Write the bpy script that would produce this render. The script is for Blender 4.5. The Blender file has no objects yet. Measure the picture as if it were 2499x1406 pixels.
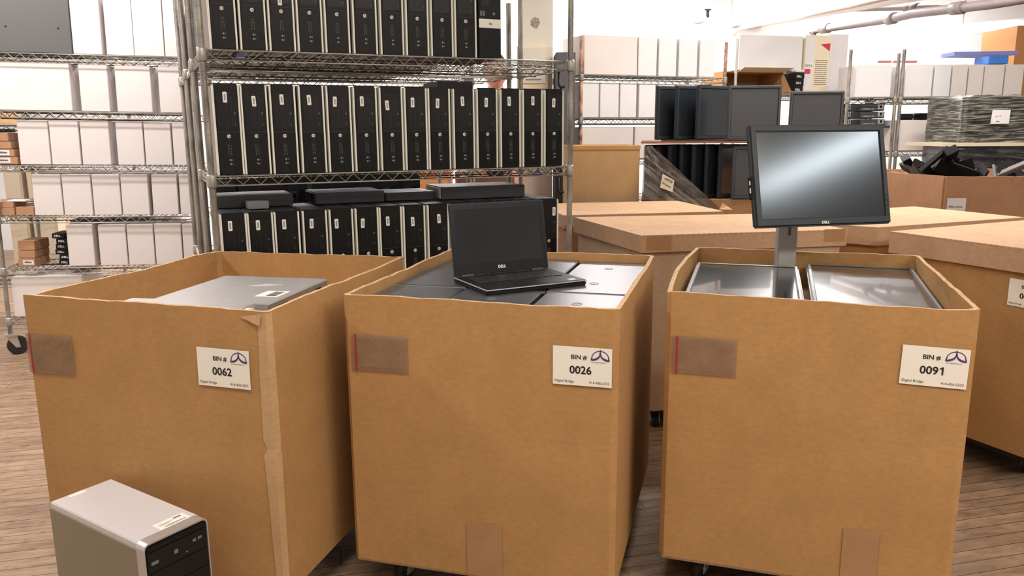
import bpy, bmesh, math, random
from mathutils import Vector, Matrix, Euler
random.seed(7)
R = math.radians
S = bpy.context.scene
COL = S.collection
# ------------------------------------------------------------------ camera
F_PX, PITCH, ROLL, CAM_H = 1924.5, 0.19607, -0.007075, 1.3312
cam_d = bpy.data.cameras.new('camera'); cam = bpy.data.objects.new('camera', cam_d); COL.objects.link(cam)
cam_d.sensor_fit = 'HORIZONTAL'; cam_d.sensor_width = 36.0; cam_d.lens = 36.0 * F_PX / 2499.0
cam_d.clip_start = 0.05; cam_d.clip_end = 60
cam.matrix_world = Matrix.Translation((0, 0, CAM_H)) @ Matrix.Rotation(math.pi/2 - PITCH, 4, 'X') @ Matrix.Rotation(ROLL, 4, 'Z')
S.camera = cam
S.view_settings.view_transform = 'Standard'; S.view_settings.look = 'None'
S.view_settings.gamma = 1.0; S.view_settings.use_curve_mapping = False
S.view_settings.exposure = 0.0
# ------------------------------------------------------------------ world and lights
W = bpy.data.worlds.new('world'); S.world = W; W.use_nodes = True
W.node_tree.nodes['Background'].inputs[0].default_value = (1, .95, .88, 1)
W.node_tree.nodes['Background'].inputs[1].default_value = 0.15
CEIL = 3.05
def area(name, x, y, z, sx, sy, power, col, rot=(0, 0, 0)):
    l = bpy.data.lights.new(name, 'AREA'); l.shape = 'RECTANGLE'; l.size = sx; l.size_y = sy; l.energy = power; l.color = col
    o = bpy.data.objects.new(name, l); COL.objects.link(o); o.location = (x, y, z); o.rotation_euler = rot; return o
WARM = (1.0, .91, .80); NEUT = (1.0, .94, .88); COOL = (1.0, .97, .97); BLUISH = (.80, .92, 1.0)
# (x, y, length, yaw deg, watts, colour): ceiling tube fixtures of the hall, then two added tubes
LIGHTS = [(2.4, -0.5, 2.4, 0, 104, WARM), (-1.6, -0.9, 2.4, 0, 12, WARM), (3.6, 1.6, 1.2, 90, 16, NEUT), (-3.4, 2.2, 1.2, 90, 84, NEUT),
          (-2.6, 4.0, 2.4, 8, 62, COOL), (0.2, 8.0, 2.4, 8, 180, COOL), (3.6, 7.9, 2.4, 8, 145, COOL), (2.2, 4.7, 2.4, 8, 100, NEUT), (-2.2, 7.6, 2.4, 8, 200, COOL),
          (4.45, -0.3, 1.5, 78, 38, BLUISH), (-0.3, 1.0, 1.2, 0, 34, NEUT)]  # both tubes added: bluish for the monitor sheen, neutral to brighten the front rack
for x, y, L_, yw, pw, c in LIGHTS:
    area('tube_light', x, y, CEIL - .13, L_, .16, pw, c, (0, 0, R(yw)))

# ------------------------------------------------------------------ measuring helpers (pixel of the 2499x1406 frame -> point of the place)
def ray(px, py):
    a = (px - 1249.5) / F_PX; b = (py - 703) / F_PX
    x = a*math.cos(ROLL) + b*math.sin(ROLL); y = -a*math.sin(ROLL) + b*math.cos(ROLL)
    return (x, math.cos(PITCH) - y*math.sin(PITCH), -math.sin(PITCH) - y*math.cos(PITCH))
def atY(px, py, Y):
    d = ray(px, py); t = Y/d[1]; return Vector((d[0]*t, Y, CAM_H + d[2]*t))
def atZ(px, py, Z):
    d = ray(px, py); t = (Z - CAM_H)/d[2]; return Vector((d[0]*t, d[1]*t, Z))
def pl(px, py, x0, y0, a):
    d = ray(px, py); n = (-math.sin(a), math.cos(a)); t = (n[0]*x0 + n[1]*y0)/(n[0]*d[0] + n[1]*d[1])
    return ((d[0]*t - x0)*math.cos(a) + (d[1]*t - y0)*math.sin(a), CAM_H + d[2]*t)

# ------------------------------------------------------------------ materials
def lin(r, g, b):
    f = lambda c: (c/255/12.92) if c/255 <= .04045 else ((c/255 + .055)/1.055)**2.4
    return (f(r), f(g), f(b), 1)
MATS = {}
def mat(name, col, rough=.6, metal=0.0, noise=0.0, nscale=8.0, bump=0.0, bscale=60.0, spec=.5, stretch=(1, 1, 1), emit=None, alpha=None, coat=0):
    if name in MATS: return MATS[name]
    m = bpy.data.materials.new(name); m.use_nodes = True; nt = m.node_tree; n = nt.nodes; b = n['Principled BSDF']
    b.inputs['Base Color'].default_value = col; b.inputs['Roughness'].default_value = rough; b.inputs['Metallic'].default_value = metal
    b.inputs['Specular IOR Level'].default_value = spec; b.inputs['Coat Weight'].default_value = coat
    if emit: b.inputs['Emission Color'].default_value = col; b.inputs['Emission Strength'].default_value = emit
    if alpha is not None: b.inputs['Alpha'].default_value = alpha
    if noise or bump:
        tc = n.new('ShaderNodeTexCoord'); mp = n.new('ShaderNodeMapping'); mp.inputs['Scale'].default_value = stretch
        nt.links.new(tc.outputs['Object'], mp.inputs['Vector'])
    if noise:
        t = n.new('ShaderNodeTexNoise'); t.inputs['Scale'].default_value = nscale; t.inputs['Detail'].default_value = 5
        nt.links.new(mp.outputs[0], t.inputs['Vector'])
        mr = n.new('ShaderNodeMapRange'); mr.inputs['From Min'].default_value = .3; mr.inputs['From Max'].default_value = .7
        mr.inputs['To Min'].default_value = 1 - noise; mr.inputs['To Max'].default_value = 1 + noise
        nt.links.new(t.outputs['Fac'], mr.inputs['Value'])
        mx = n.new('ShaderNodeMix'); mx.data_type = 'RGBA'; mx.blend_type = 'MULTIPLY'; mx.inputs[0].default_value = 1
        mx.inputs[6].default_value = col; nt.links.new(mr.outputs[0], mx.inputs[7]); nt.links.new(mx.outputs[2], b.inputs['Base Color'])
    if bump:
        t2 = n.new('ShaderNodeTexNoise'); t2.inputs['Scale'].default_value = bscale; t2.inputs['Detail'].default_value = 3
        nt.links.new(mp.outputs[0], t2.inputs['Vector'])
        bp = n.new('ShaderNodeBump'); bp.inputs['Strength'].default_value = bump; bp.inputs['Distance'].default_value = .004
        nt.links.new(t2.outputs['Fac'], bp.inputs['Height']); nt.links.new(bp.outputs[0], b.inputs['Normal'])
    MATS[name] = m; return m
def cardboard(name, col, creases=True):
    """kraft board: mottled paper, fine vertical flutes, scattered specks"""
    m = mat(name, col, .82, 0, .07, 7, 0, spec=.25); nt = m.node_tree; n = nt.nodes; b = n['Principled BSDF']
    tc = n.new('ShaderNodeTexCoord'); mp = n.new('ShaderNodeMapping'); mp.inputs['Scale'].default_value = (60, 60, 2.0)
    nt.links.new(tc.outputs['Object'], mp.inputs['Vector'])
    t = n.new('ShaderNodeTexNoise'); t.inputs['Scale'].default_value = 2.2; t.inputs['Detail'].default_value = 3; nt.links.new(mp.outputs[0], t.inputs['Vector'])
    t3 = n.new('ShaderNodeTexNoise'); t3.inputs['Scale'].default_value = 3.0; nt.links.new(tc.outputs['Object'], t3.inputs['Vector'])
    ad = n.new('ShaderNodeMath'); ad.operation = 'MULTIPLY_ADD'; ad.inputs[1].default_value = 3.0
    nt.links.new(t3.outputs['Fac'], ad.inputs[0]); nt.links.new(t.outputs['Fac'], ad.inputs[2])
    mpf = n.new('ShaderNodeMapping'); mpf.inputs['Scale'].default_value = (45, 45, 85); nt.links.new(tc.outputs['Object'], mpf.inputs['Vector'])
    tf = n.new('ShaderNodeTexNoise'); tf.inputs['Scale'].default_value = 1.0; tf.inputs['Detail'].default_value = 6; tf.inputs['Roughness'].default_value = .7; nt.links.new(mpf.outputs[0], tf.inputs['Vector'])
    mrf = n.new('ShaderNodeMapRange'); mrf.inputs['From Min'].default_value = .3; mrf.inputs['From Max'].default_value = .7; mrf.inputs['To Min'].default_value = .90; mrf.inputs['To Max'].default_value = 1.10; nt.links.new(tf.outputs['Fac'], mrf.inputs['Value'])
    mm = n.new('ShaderNodeMix'); mm.data_type = 'RGBA'; mm.blend_type = 'MULTIPLY'; mm.inputs[0].default_value = 1
    src = b.inputs['Base Color'].links[0].from_socket; nt.links.new(src, mm.inputs[6]); nt.links.new(mrf.outputs[0], mm.inputs[7]); nt.links.new(mm.outputs[2], b.inputs['Base Color'])
    bp = n.new('ShaderNodeBump'); bp.inputs['Strength'].default_value = .14; bp.inputs['Distance'].default_value = .003
    nt.links.new(ad.outputs[0], bp.inputs['Height']); nt.links.new(bp.outputs[0], b.inputs['Normal'])
    return m
KRAFT = cardboard('kraft_board', (.435, .240, .093, 1))
KRAFT_L = cardboard('kraft_board_light', (.52, .33, .17, 1))
KRAFT_P = cardboard('kraft_board_pinkish', (.42, .235, .135, 1))
KRAFT_IN = cardboard('kraft_board_inside', (.38, .21, .10, 1))
EDGE = mat('board_edge', (.55, .36, .2, 1), .9, 0, .2, 90)
TAPE = mat('packing_tape', (.40, .225, .11, 1), .3, 0, .08, 12)
CLEAR = mat('clear_pouch', (.30, .19, .12, 1), .22, 0, .12, 14, .25, 25, alpha=.72)
RED = mat('red_strip', (.42, .015, .02, 1), .5)
LABEL = mat('label_paper', (.86, .82, .73, 1), .6)
INK = mat('black_ink', (.012, .011, .01, 1), .6)
INKG = mat('grey_ink', (.12, .11, .1, 1), .6)
PURPLE = mat('purple_ink', (.075, .03, .14, 1), .5)
BLK = mat('black_plastic', (.0085, .0085, .009, 1), .42, 0, .1, 30, .1, 400, spec=.25)
BLK2 = mat('black_panel', (.0085, .009, .0095, 1), .36, spec=.3)
DKM = mat('dark_metal', (.045, .048, .055, 1), .45, .2, .15, 10)
SIDE_REFL = mat('reflect_side_steel', (.24, .2, .175, 1), .5, .3)  # dark tower side, its reflected light painted in as taupe
STRIP = mat('silver_plastic', (.88, .88, .78, 1), .35, .0)
SILVER = mat('silver_case', (.60, .59, .59, 1), .34, .65, .04, 20)
SILVER2 = mat('silver_case_paint', (.66, .63, .65, 1), .36, .15)
LID = mat('laptop_lid_metal', (.24, .245, .26, 1), .36, .8, .08, 3, 0, stretch=(1, 14, 1))
LIDD = mat('laptop_lid_dark', (.20, .21, .225, 1), .34, .75, .1, 3)
CHROME = mat('chrome_wire', (.42, .40, .35, 1), .42, .6, .18, 30)
POST = mat('chrome_post', (.30, .28, .245, 1), .42, .55, .5, 26, stretch=(1, 1, .35))
DECK_SHADE = mat('deck_wire', (.13, .12, .10, 1), .5, .5)  # shelf chrome darkened, the shade under the decks put into the colour
BCHROME = mat('dull_wire', (.30, .29, .25, 1), .5, .4)
RUST = mat('rusty_post', (.42, .24, .17, 1), .55, .3, .7, 40, stretch=(1, 1, .6))
WHITE = mat('white_carton', (.70, .64, .615, 1), .7, 0, .03, 5)
WHITE2 = mat('cool_white_carton', (.72, .71, .72, 1), .7, 0, .03, 5)
CREAM = mat('cream_carton', (.76, .68, .5, 1), .7, 0, .03, 5)
BEIGE = mat('beige_case', (.66, .56, .43, 1), .6)
RUBBER = mat('black_rubber', (.012, .012, .013, 1), .6)
ZINC = mat('zinc_plate', (.52, .5, .45, 1), .4, .7)
SCREEN = mat('matte_screen', (.016, .021, .026, 1), .15, 0, 0, 1, spec=1.0)
SCREENG = mat('glossy_screen', (.02, .022, .026, 1), .1, 0, spec=.7)
BEZ = mat('monitor_bezel', (.024, .030, .036, 1), .4, spec=.4)
BEZS = mat('silver_bezel', (.36, .36, .37, 1), .36, .4)
GREYP = mat('grey_plastic', (.24, .24, .24, 1), .45, .2)
PAINTW = mat('white_paint', (.82, .82, .81, 1), .6, 0, .05, 3, .3, 12)
PAINTC = mat('cream_paint', (.66, .63, .55, 1), .5, 0, .04, 4)
ORANGE = mat('orange_wood', (.72, .3, .1, 1), .5, 0, .15, 12, stretch=(1, 1, 6))
BROWN = mat('brown_wood', (.26, .12, .07, 1), .5, 0, .2, 10)
SKIN = mat('skin', (.74, .40, .31, 1), .5, 0, .08, 12)
HAIR = mat('brown_hair', (.05, .03, .02, 1), .7)
SHIRT = mat('dark_shirt', (.03, .03, .04, 1), .8)
BLUE = mat('blue_card', (.05, .2, .62, 1), .5)
PINK = mat('pink_bag', (.75, .12, .2, 1), .5)

def floor_mat():
    m = bpy.data.materials.new('worn_wood_floor'); m.use_nodes = True; nt = m.node_tree; n = nt.nodes; b = n['Principled BSDF']
    L = nt.links.new
    tc = n.new('ShaderNodeTexCoord'); mp = n.new('ShaderNodeMapping'); mp.inputs['Rotation'].default_value = (0, 0, R(-13.5)); L(tc.outputs['Object'], mp.inputs[0])
    br = n.new('ShaderNodeTexBrick'); br.inputs['Scale'].default_value = 1; br.inputs['Brick Width'].default_value = 1.7; br.inputs['Row Height'].default_value = .058
    br.inputs['Mortar Size'].default_value = .0016; br.offset = .37; br.offset_frequency = 3
    br.inputs['Color1'].default_value = (.34, .235, .15, 1); br.inputs['Color2'].default_value = (.25, .17, .108, 1); br.inputs['Mortar'].default_value = (.045, .025, .015, 1)
    br.inputs['Bias'].default_value = -.1
    L(mp.outputs[0], br.inputs['Vector'])
    mp2 = n.new('ShaderNodeMapping'); mp2.inputs['Scale'].default_value = (1.2, 6, 1); L(mp.outputs[0], mp2.inputs[0])
    t1 = n.new('ShaderNodeTexNoise'); t1.inputs['Scale'].default_value = 5; t1.inputs['Detail'].default_value = 8; t1.inputs['Roughness'].default_value = .65; L(mp2.outputs[0], t1.inputs['Vector'])
    r1 = n.new('ShaderNodeValToRGB'); r1.color_ramp.elements[0].position = .3; r1.color_ramp.elements[0].color = (.55, .5, .5, 1); r1.color_ramp.elements[1].position = .66; r1.color_ramp.elements[1].color = (1.25, 1.2, 1.15, 1); L(t1.outputs['Fac'], r1.inputs[0])
    mx = n.new('ShaderNodeMix'); mx.data_type = 'RGBA'; mx.blend_type = 'MULTIPLY'; mx.inputs[0].default_value = 1; L(br.outputs['Color'], mx.inputs[6]); L(r1.outputs[0], mx.inputs[7])
    t2 = n.new('ShaderNodeTexNoise'); t2.inputs['Scale'].default_value = 24; t2.inputs['Detail'].default_value = 6; L(mp.outputs[0], t2.inputs['Vector'])
    r2 = n.new('ShaderNodeValToRGB'); r2.color_ramp.elements[0].position = .30; r2.color_ramp.elements[0].color = (.3, .26, .24, 1); r2.color_ramp.elements[1].position = .44; r2.color_ramp.elements[1].color = (1, 1, 1, 1); L(t2.outputs['Fac'], r2.inputs[0])
    mx2 = n.new('ShaderNodeMix'); mx2.data_type = 'RGBA'; mx2.blend_type = 'MULTIPLY'; mx2.inputs[0].default_value = .42; L(mx.outputs[2], mx2.inputs[6]); L(r2.outputs[0], mx2.inputs[7])
    L(mx2.outputs[2], b.inputs['Base Color']); b.inputs['Roughness'].default_value = .5
    bp = n.new('ShaderNodeBump'); bp.inputs['Strength'].default_value = .4; bp.inputs['Distance'].default_value = .003; L(br.outputs['Fac'], bp.inputs['Height']); bp.invert = True; L(bp.outputs[0], b.inputs['Normal'])
    return m
def wall_mat():
    m = mat('painted_brick_wall', (.80, .80, .80, 1), .7, 0, .06, 1.5, .5, 9); return m

# ------------------------------------------------------------------ mesh builder
class MB:
    def __init__(s): s.v = []; s.f = []; s.sm = []
    def add(s, vs, fs, smooth=False):
        o = len(s.v); s.v += [tuple(p) for p in vs]; s.f += [tuple(i + o for i in f) for f in fs]; s.sm += [smooth]*len(fs); return s
    def box(s, x0, x1, y0, y1, z0, z1, M=None):
        vs = [(x, y, z) for z in (z0, z1) for y in (y0, y1) for x in (x0, x1)]
        if M is not None: vs = [M @ Vector(p) for p in vs]
        return s.add(vs, [(0, 2, 3, 1), (4, 5, 7, 6), (0, 1, 5, 4), (2, 6, 7, 3), (0, 4, 6, 2), (1, 3, 7, 5)])
    def prism(s, poly, z0, z1):
        n = len(poly); vs = [(x, y, z0) for x, y in poly] + [(x, y, z1) for x, y in poly]
        return s.add(vs, [tuple(range(n - 1, -1, -1)), tuple(range(n, 2*n))] + [(i, (i + 1) % n, n + (i + 1) % n, n + i) for i in range(n)])
    def plate(s, poly, y0, y1):      # polygon in x,z given thickness along y
        n = len(poly); vs = [(x, y0, z) for x, z in poly] + [(x, y1, z) for x, z in poly]
        return s.add(vs, [tuple(range(n)), tuple(range(2*n - 1, n - 1, -1))] + [((i + 1) % n, i, n + i, n + (i + 1) % n) for i in range(n)])
    def tube(s, pts, r, n=6, smooth=True, caps=True):
        pts = [Vector(p) for p in pts]; rs = r if isinstance(r, (list, tuple)) else [r]*len(pts); vs = []
        up = None
        for i, p in enumerate(pts):
            a = pts[max(i - 1, 0)]; b = pts[min(i + 1, len(pts) - 1)]; t = (b - a).normalized()
            if up is None: up = Vector((0, 0, 1)) if abs(t.z) < .9 else Vector((1, 0, 0))
            u = t.cross(up).normalized(); w = u.cross(t).normalized(); up = w
            for k in range(n):
                q = 2*math.pi*k/n; vs.append(p + u*(math.cos(q)*rs[i]) + w*(math.sin(q)*rs[i]))
        fs = [(i*n + k, i*n + (k + 1) % n, (i + 1)*n + (k + 1) % n, (i + 1)*n + k) for i in range(len(pts) - 1) for k in range(n)]
        s.add(vs, fs, smooth)
        if caps:
            o = len(s.v) - len(vs); m = len(pts) - 1
            s.f += [tuple(o + k for k in range(n - 1, -1, -1)), tuple(o + m*n + k for k in range(n))]; s.sm += [False, False]
        return s
    def build(s, name, m, parent=None, loc=(0, 0, 0), rot=(0, 0, 0), bevel=0, seg=2):
        me = bpy.data.meshes.new(name); me.from_pydata(s.v, [], s.f); me.polygons.foreach_set('use_smooth', s.sm)
        bm = bmesh.new(); bm.from_mesh(me); bmesh.ops.recalc_face_normals(bm, faces=bm.faces)
        if bevel:
            bmesh.ops.bevel(bm, geom=[e for e in bm.edges if len(e.link_faces) == 2 and e.calc_face_angle(0) > .5], offset=bevel, segments=seg, affect='EDGES', clamp_overlap=True)
        bm.to_mesh(me); bm.free()
        me.materials.append(m); o = bpy.data.objects.new(name, me); COL.objects.link(o); o.location = loc; o.rotation_euler = rot
        if parent is not None: o.parent = parent
        return o
def tag(o, label, cat, group=None, kind=None):
    if label: o['label'] = label
    if cat: o['category'] = cat
    if group: o['group'] = group
    if kind: o['kind'] = kind
    return o
def thing(name, label, cat, loc=(0, 0, 0), rz=0, group=None):
    o = bpy.data.objects.new(name, None); COL.objects.link(o); o.location = loc; o.rotation_euler = (0, 0, rz); o.empty_display_size = .1
    return tag(o, label, cat, group)
KIDS = {}
def kids(o): return [c for c in bpy.data.objects if c.parent == o]
def copy_tree(o, parent=None):
    c = o.copy(); COL.objects.link(c); c.parent = parent
    ch = KIDS.get(o.name)
    if ch is None: ch = KIDS[o.name] = kids(o)
    for k in ch: copy_tree(k, c)
    return c
def struct(name, mb, m, **k):
    o = mb.build(name, m, **k); o['kind'] = 'structure'; return o
ORD = ['first', 'second', 'third', 'fourth', 'fifth', 'sixth', 'seventh', 'eighth', 'ninth', 'tenth', 'eleventh', 'twelfth', 'thirteenth', 'fourteenth', 'fifteenth']
TXT = {}
def text(s, size, m, parent, loc, name='lettering', bold=.0, rot=(0, 0, 0), shear=0, sx=1.0, align='LEFT'):
    """flat lettering in the parent's x-z plane facing -y"""
    key = (s, bold, shear, align)
    if key not in TXT:
        c = bpy.data.curves.new('t', 'FONT'); c.body = s; c.size = 1; c.offset = bold; c.shear = shear; c.resolution_u = 3; c.align_x = align; c.extrude = 0
        o = bpy.data.objects.new('t', c); COL.objects.link(o); dg = bpy.context.evaluated_depsgraph_get()
        me = bpy.data.meshes.new_from_object(o.evaluated_get(dg)); bpy.data.objects.remove(o); bpy.data.curves.remove(c)
        me.transform(Matrix.Rotation(math.pi/2, 4, 'X')); me.name = name; TXT[key] = me
    me = TXT[key]
    if len(me.materials) == 0 or me.materials[0] != m: me = me.copy(); me.materials.clear(); me.materials.append(m)
    o = bpy.data.objects.new(name, me); COL.objects.link(o); o.parent = parent; o.location = loc; o.scale = (size*sx, size, size); o.rotation_euler = rot
    return o
def ribbon(mb, pts, ws, y):          # flat curved band in x-z with varying width
    L_ = []; Rr = []
    for i, p in enumerate(pts):
        a = pts[max(i - 1, 0)]; b = pts[min(i + 1, len(pts) - 1)]; dx, dz = b[0] - a[0], b[1] - a[1]; l = math.hypot(dx, dz) or 1
        nx, nz = -dz/l*ws[i]/2, dx/l*ws[i]/2; L_.append((p[0] + nx, y, p[1] + nz)); Rr.append((p[0] - nx, y, p[1] - nz))
    n = len(pts); mb.add(L_ + Rr, [(i, i + 1, n + i + 1, n + i) for i in range(n - 1)])
# ------------------------------------------------------------------ the room
struct('floor', MB().box(-6.5, 8, -4, 9.4, -.06, 0), floor_mat())
struct('ceiling', MB().box(-6.5, 8, -4, 9.4, CEIL, CEIL + .08), PAINTW)
WM = wall_mat()
struct('wall_back', MB().box(-6.5, 8, 9.2, 9.4, 0, CEIL), WM)
struct('wall_left', MB().box(-6.5, -6.3, -4, 9.2, 0, CEIL), WM)
struct('wall_right', MB().box(7.8, 8, -4, 9.2, 0, CEIL), WM)
struct('wall_front', MB().box(-6.3, 7.8, -4, -3.8, 0, CEIL), WM)
GLOW = mat('lamp_diffuser', (1, .97, .92, 1), .5, emit=6)
where = ['over the front aisle right of the camera', 'over the front aisle left of the camera', 'over the right aisle', 'over the left aisle', 'in front of the left rack', 'behind the three front racks',
         'over the far right racks', 'over the lidded bins', 'far behind the left rack', 'added right of the camera for the monitor sheen', 'added above the front bins to brighten the tower rack']
for k, (x, y, L_, yw, pw, c) in enumerate(LIGHTS):
    t = thing('ceiling_light', 'long white fluorescent ceiling light %s' % where[k], 'ceiling light', (x, y, CEIL), R(yw))
    MB().box(-L_/2, L_/2, -.10, .10, -.09, -.001).build('housing', PAINTW, t, bevel=.01)
    for yy in (-.045, .045): MB().tube([(-L_/2 + .03, yy, -.105), (L_/2 - .03, yy, -.105)], .013, 10).build('tube', GLOW, t)
a, b_ = atY(2330, 76, 7.9), atY(2530, 58, 7.3)
t = thing('hanging_light', 'thin white fluorescent tube light at the upper right before the back wall', 'ceiling light', a); d = b_ - a
MB().tube([(0, 0, 0), d], .03, 10).build('tube', GLOW, t)
MB().tube([Vector((0, 0, .045)), d + Vector((0, 0, .045))], .014, 6).build('housing', PAINTW, t)
for f in (.1, .9): MB().tube([d*f + Vector((0, 0, .05)), Vector((d.x*f, d.y*f, CEIL - a.z))], .004, 5).build('hanger', GREYP, t)
# column, beam, pipes
c0 = atY(1268, 200, 5.75); c1 = atY(1349, 200, 5.75)
struct('trim_1', MB().box(c0.x, c1.x, 5.75, 6.1, 0, CEIL), PAINTC)      # square painted column
zb = atY(1785, 65, 9.19).z
pa = atY(1785, 65, 9.19); pb = atZ(2160, 0, zb); dv = (pb - pa).normalized(); pe = pa + dv*9.0; nv = Vector((dv.y, -dv.x, 0)) * -1
struct('trim_2', MB().prism([(pa.x, pa.y), (pe.x, pe.y), (pe.x + .3, pe.y + .3), (pa.x + .35, pa.y)], zb, CEIL), PAINTW)
def pipe(name, pts, r, m, label, couplings=()):
    mb = MB(); mb.tube(pts, r, 10)
    o = mb.build(name, m); tag(o, label, 'pipe')
    for q in couplings:
        a, b = Vector(pts[q[0]]), Vector(pts[q[0] + 1]); p = a.lerp(b, q[1]); t = (b - a).normalized()
        MB().tube([p - t*r*1.6, p + t*r*1.6], r*1.35, 10).build('coupling', m, o)
    return o
PIPEM = mat('painted_pipe', (.26, .22, .22, 1), .5, 0, .1, 8)
q = [atY(1788, 92, 9.0), atY(1790, 84, 8.95), atY(1797, 74, 8.85), atY(1812, 67, 8.7), atY(1930, 43, 7.2), atY(2080, 12, 5.7), atY(2180, -12, 4.9)]
pipe('conduit', [p for p in q], .022, PAINTW, 'white conduit running under the ceiling beam and bending down the back wall')
q = [atY(1982, 84, 8.0), atY(1990, 73, 8.0), atY(2170, 47, 7.0), atY(2230, 33, 6.6), atY(2420, 10, 5.8), atY(2560, -14, 5.3)]
pipe('sprinkler_pipe', q, .035, PIPEM, 'grey overhead pipe with couplings slanting across the upper right corner', [(2, .1), (1, .15), (3, .6)])
q = [atY(1880, 24, 8.9), atY(2120, -2, 7.6), atY(2240, -3, 7.4), atY(2225, 18, 7.3), atY(2300, 18, 7.2)]
pipe('branch_pipe', [atY(2020, 22, 8.4), atY(2225, 18, 7.6), atY(2245, 18, 7.5), atY(2310, 22, 7.3)], .03, PIPEM, 'short grey branch pipe with valve below the ceiling at the top right', [(1, .3), (0, .98)])
t = thing('water_tap', 'small dark tap on a white stub pipe high on the back wall', 'tap', atY(1722, 45, 9.19))
MB().tube([(-.13, 0, -.035), (-.03, -.06, -.02), (0, -.09, 0)], .02, 8).build('stub_pipe', PAINTW, t)
MB().tube([(0, -.09, 0), (0, -.09, .07)], .017, 8).build('valve_body', DKM, t)
MB().tube([(-.035, -.09, .08), (.035, -.09, .08)], .008, 8).tube([(0, -.09, .06), (0, -.09, .085)], .008, 6).build('valve_handle', DKM, t)
# rough patch on column and the cream panel box on it
pc = atY(1306, 55, 5.745)
mb = MB(); pts = []
for k in range(16):
    a = 2*math.pi*k/16; r = .036*(.8 + .35*random.random()); pts.append((pc.x + r*math.cos(a), pc.z + r*math.sin(a)*1.1))
mb.plate(pts, 5.7485, 5.7495); o = mb.build('plaster_patch', mat('chipped_plaster', (.33, .28, .25, 1), .9, 0, .5, 60)); o['kind'] = 'structure'; o.name = 'trim_3'
a0 = atY(1262, 215, 5.66); a1 = atY(1338, 168, 5.66)
t = thing('breaker_box', 'cream electrical panel box mounted on the white column', 'electrical panel', (a0.x, 5.745, a0.z - .01))
w_ = a1.x - a0.x; h_ = .3
MB().box(0, w_, -.07, 0, 0, h_).build('housing', CREAM, t, bevel=.006)
MB().box(.02, w_ - .015, -.078, -.0705, .04, h_ - .02).build('door', PAINTC, t, bevel=.003)
MB().box(.06, w_ - .05, -.082, -.0785, .065, .072).build('latch', GREYP, t)
g0 = atY(1356, 172, 5.58)
o = MB().box(g0.x, .445, 5.58, 5.9, 0, g0.z + .12).build('cabinet', mat('dark_cabinet', (.09, .095, .1, 1), .5), bevel=.004); tag(o, 'dark grey steel cabinet beside the white column behind the front rack', 'cabinet')

# ------------------------------------------------------------------ wire racks
def wire_shelf(L_, D, parent, z, deck=.026, thick=.0032, zig=.064, m=CHROME, cross=2):
    mb = MB(); h = .036; e = .014
    def truss(p, q_):
        p, q_ = Vector(p), Vector(q_); n = max(2, int((q_ - p).length/zig)); pts = []
        for i in range(2*n + 1): pts.append(p.lerp(q_, i/(2*n)) + Vector((0, 0, -.003 - (h - .006)*(1 if i % 2 else 0))))
        mb.tube(pts, thick*.62, 5, False); mb.tube([p, q_], thick, 6); mb.tube([p - Vector((0, 0, h)), q_ - Vector((0, 0, h))], thick, 6)
    truss((e, 0, 0), (L_ - e, 0, 0)); truss((e, D, 0), (L_ - e, D, 0)); truss((0, e, 0), (0, D - e, 0)); truss((L_, e, 0), (L_, D - e, 0))
    mb2 = mb; mb = MB(); n = int(L_/deck)
    for i in range(1, n): x = L_*i/n; mb.tube([(x, -.002, .0015), (x, D + .002, .0015)], .0016, 4, False, False)
    def tr2(p, q_):
        p, q_ = Vector(p), Vector(q_); n = max(2, int((q_ - p).length/zig)); pts = [p.lerp(q_, i/(2*n)) + Vector((0, 0, -.003 - (h - .006)*(1 if i % 2 else 0))) for i in range(2*n + 1)]
        mb.tube(pts, thick*.62, 5, False); mb.tube([p, q_], thick, 6); mb.tube([p - Vector((0, 0, h)), q_ - Vector((0, 0, h))], thick, 6)
    for k in range(cross):
        y = D*(k + 1)/(cross + 1); tr2((0, y, -.006), (L_, y, -.006))
    o = mb2.build('wire_shelf', m, parent, (0, 0, z)); mb.build('deck_wires', DECK_SHADE, o)
    for x, y in ((0, 0), (L_, 0), (0, D), (L_, D)): MB().tube([(x, y, -.042), (x, y, -.036), (x, y, .002), (x, y, .008)], [.0168, .0185, .0185, .0165], 12).build('collar', m, o)
    return o
def rack(name, label, x, y, yaw, L_, D, shelves, top, group=None, postm=POST, shm=None, casters=False, deck=.026, z0=.03, rings=True, cross=2, shelfsel=None):
    t = thing(name, label, 'shelving rack', (x, y, 0), yaw, group)
    zb_ = .13 if casters else z0; shm = shm or (CHROME if rings else BCHROME)
    tops = top if isinstance(top, (list, tuple)) else [top]*4
    for (px, py), tp in zip(((0, 0), (L_, 0), (0, D), (L_, D)), tops):
        pts = []; rs = []; zz = zb_
        if rings:
            while zz < tp:
                pts += [(px, py, zz), (px, py, zz + .0232), (px, py, zz + .0236), (px, py, zz + .0250)]; rs += [.0127, .0127, .0119, .0119]; zz += .0254
        else: pts = [(px, py, zb_), (px, py, tp)]; rs = [.0127]*2
        MB().tube(pts, rs, 16, False).build('post', postm, t)
        if casters: caster(px, py, t)
        else: MB().tube([(px, py, 0), (px, py, .012), (px, py, .03)], [.018, .018, .0125], 10).build('foot', GREYP, t)
    for i, z in enumerate(shelves): wire_shelf(L_, D, t, z, m=shm, deck=deck, cross=cross)
    return t
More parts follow.
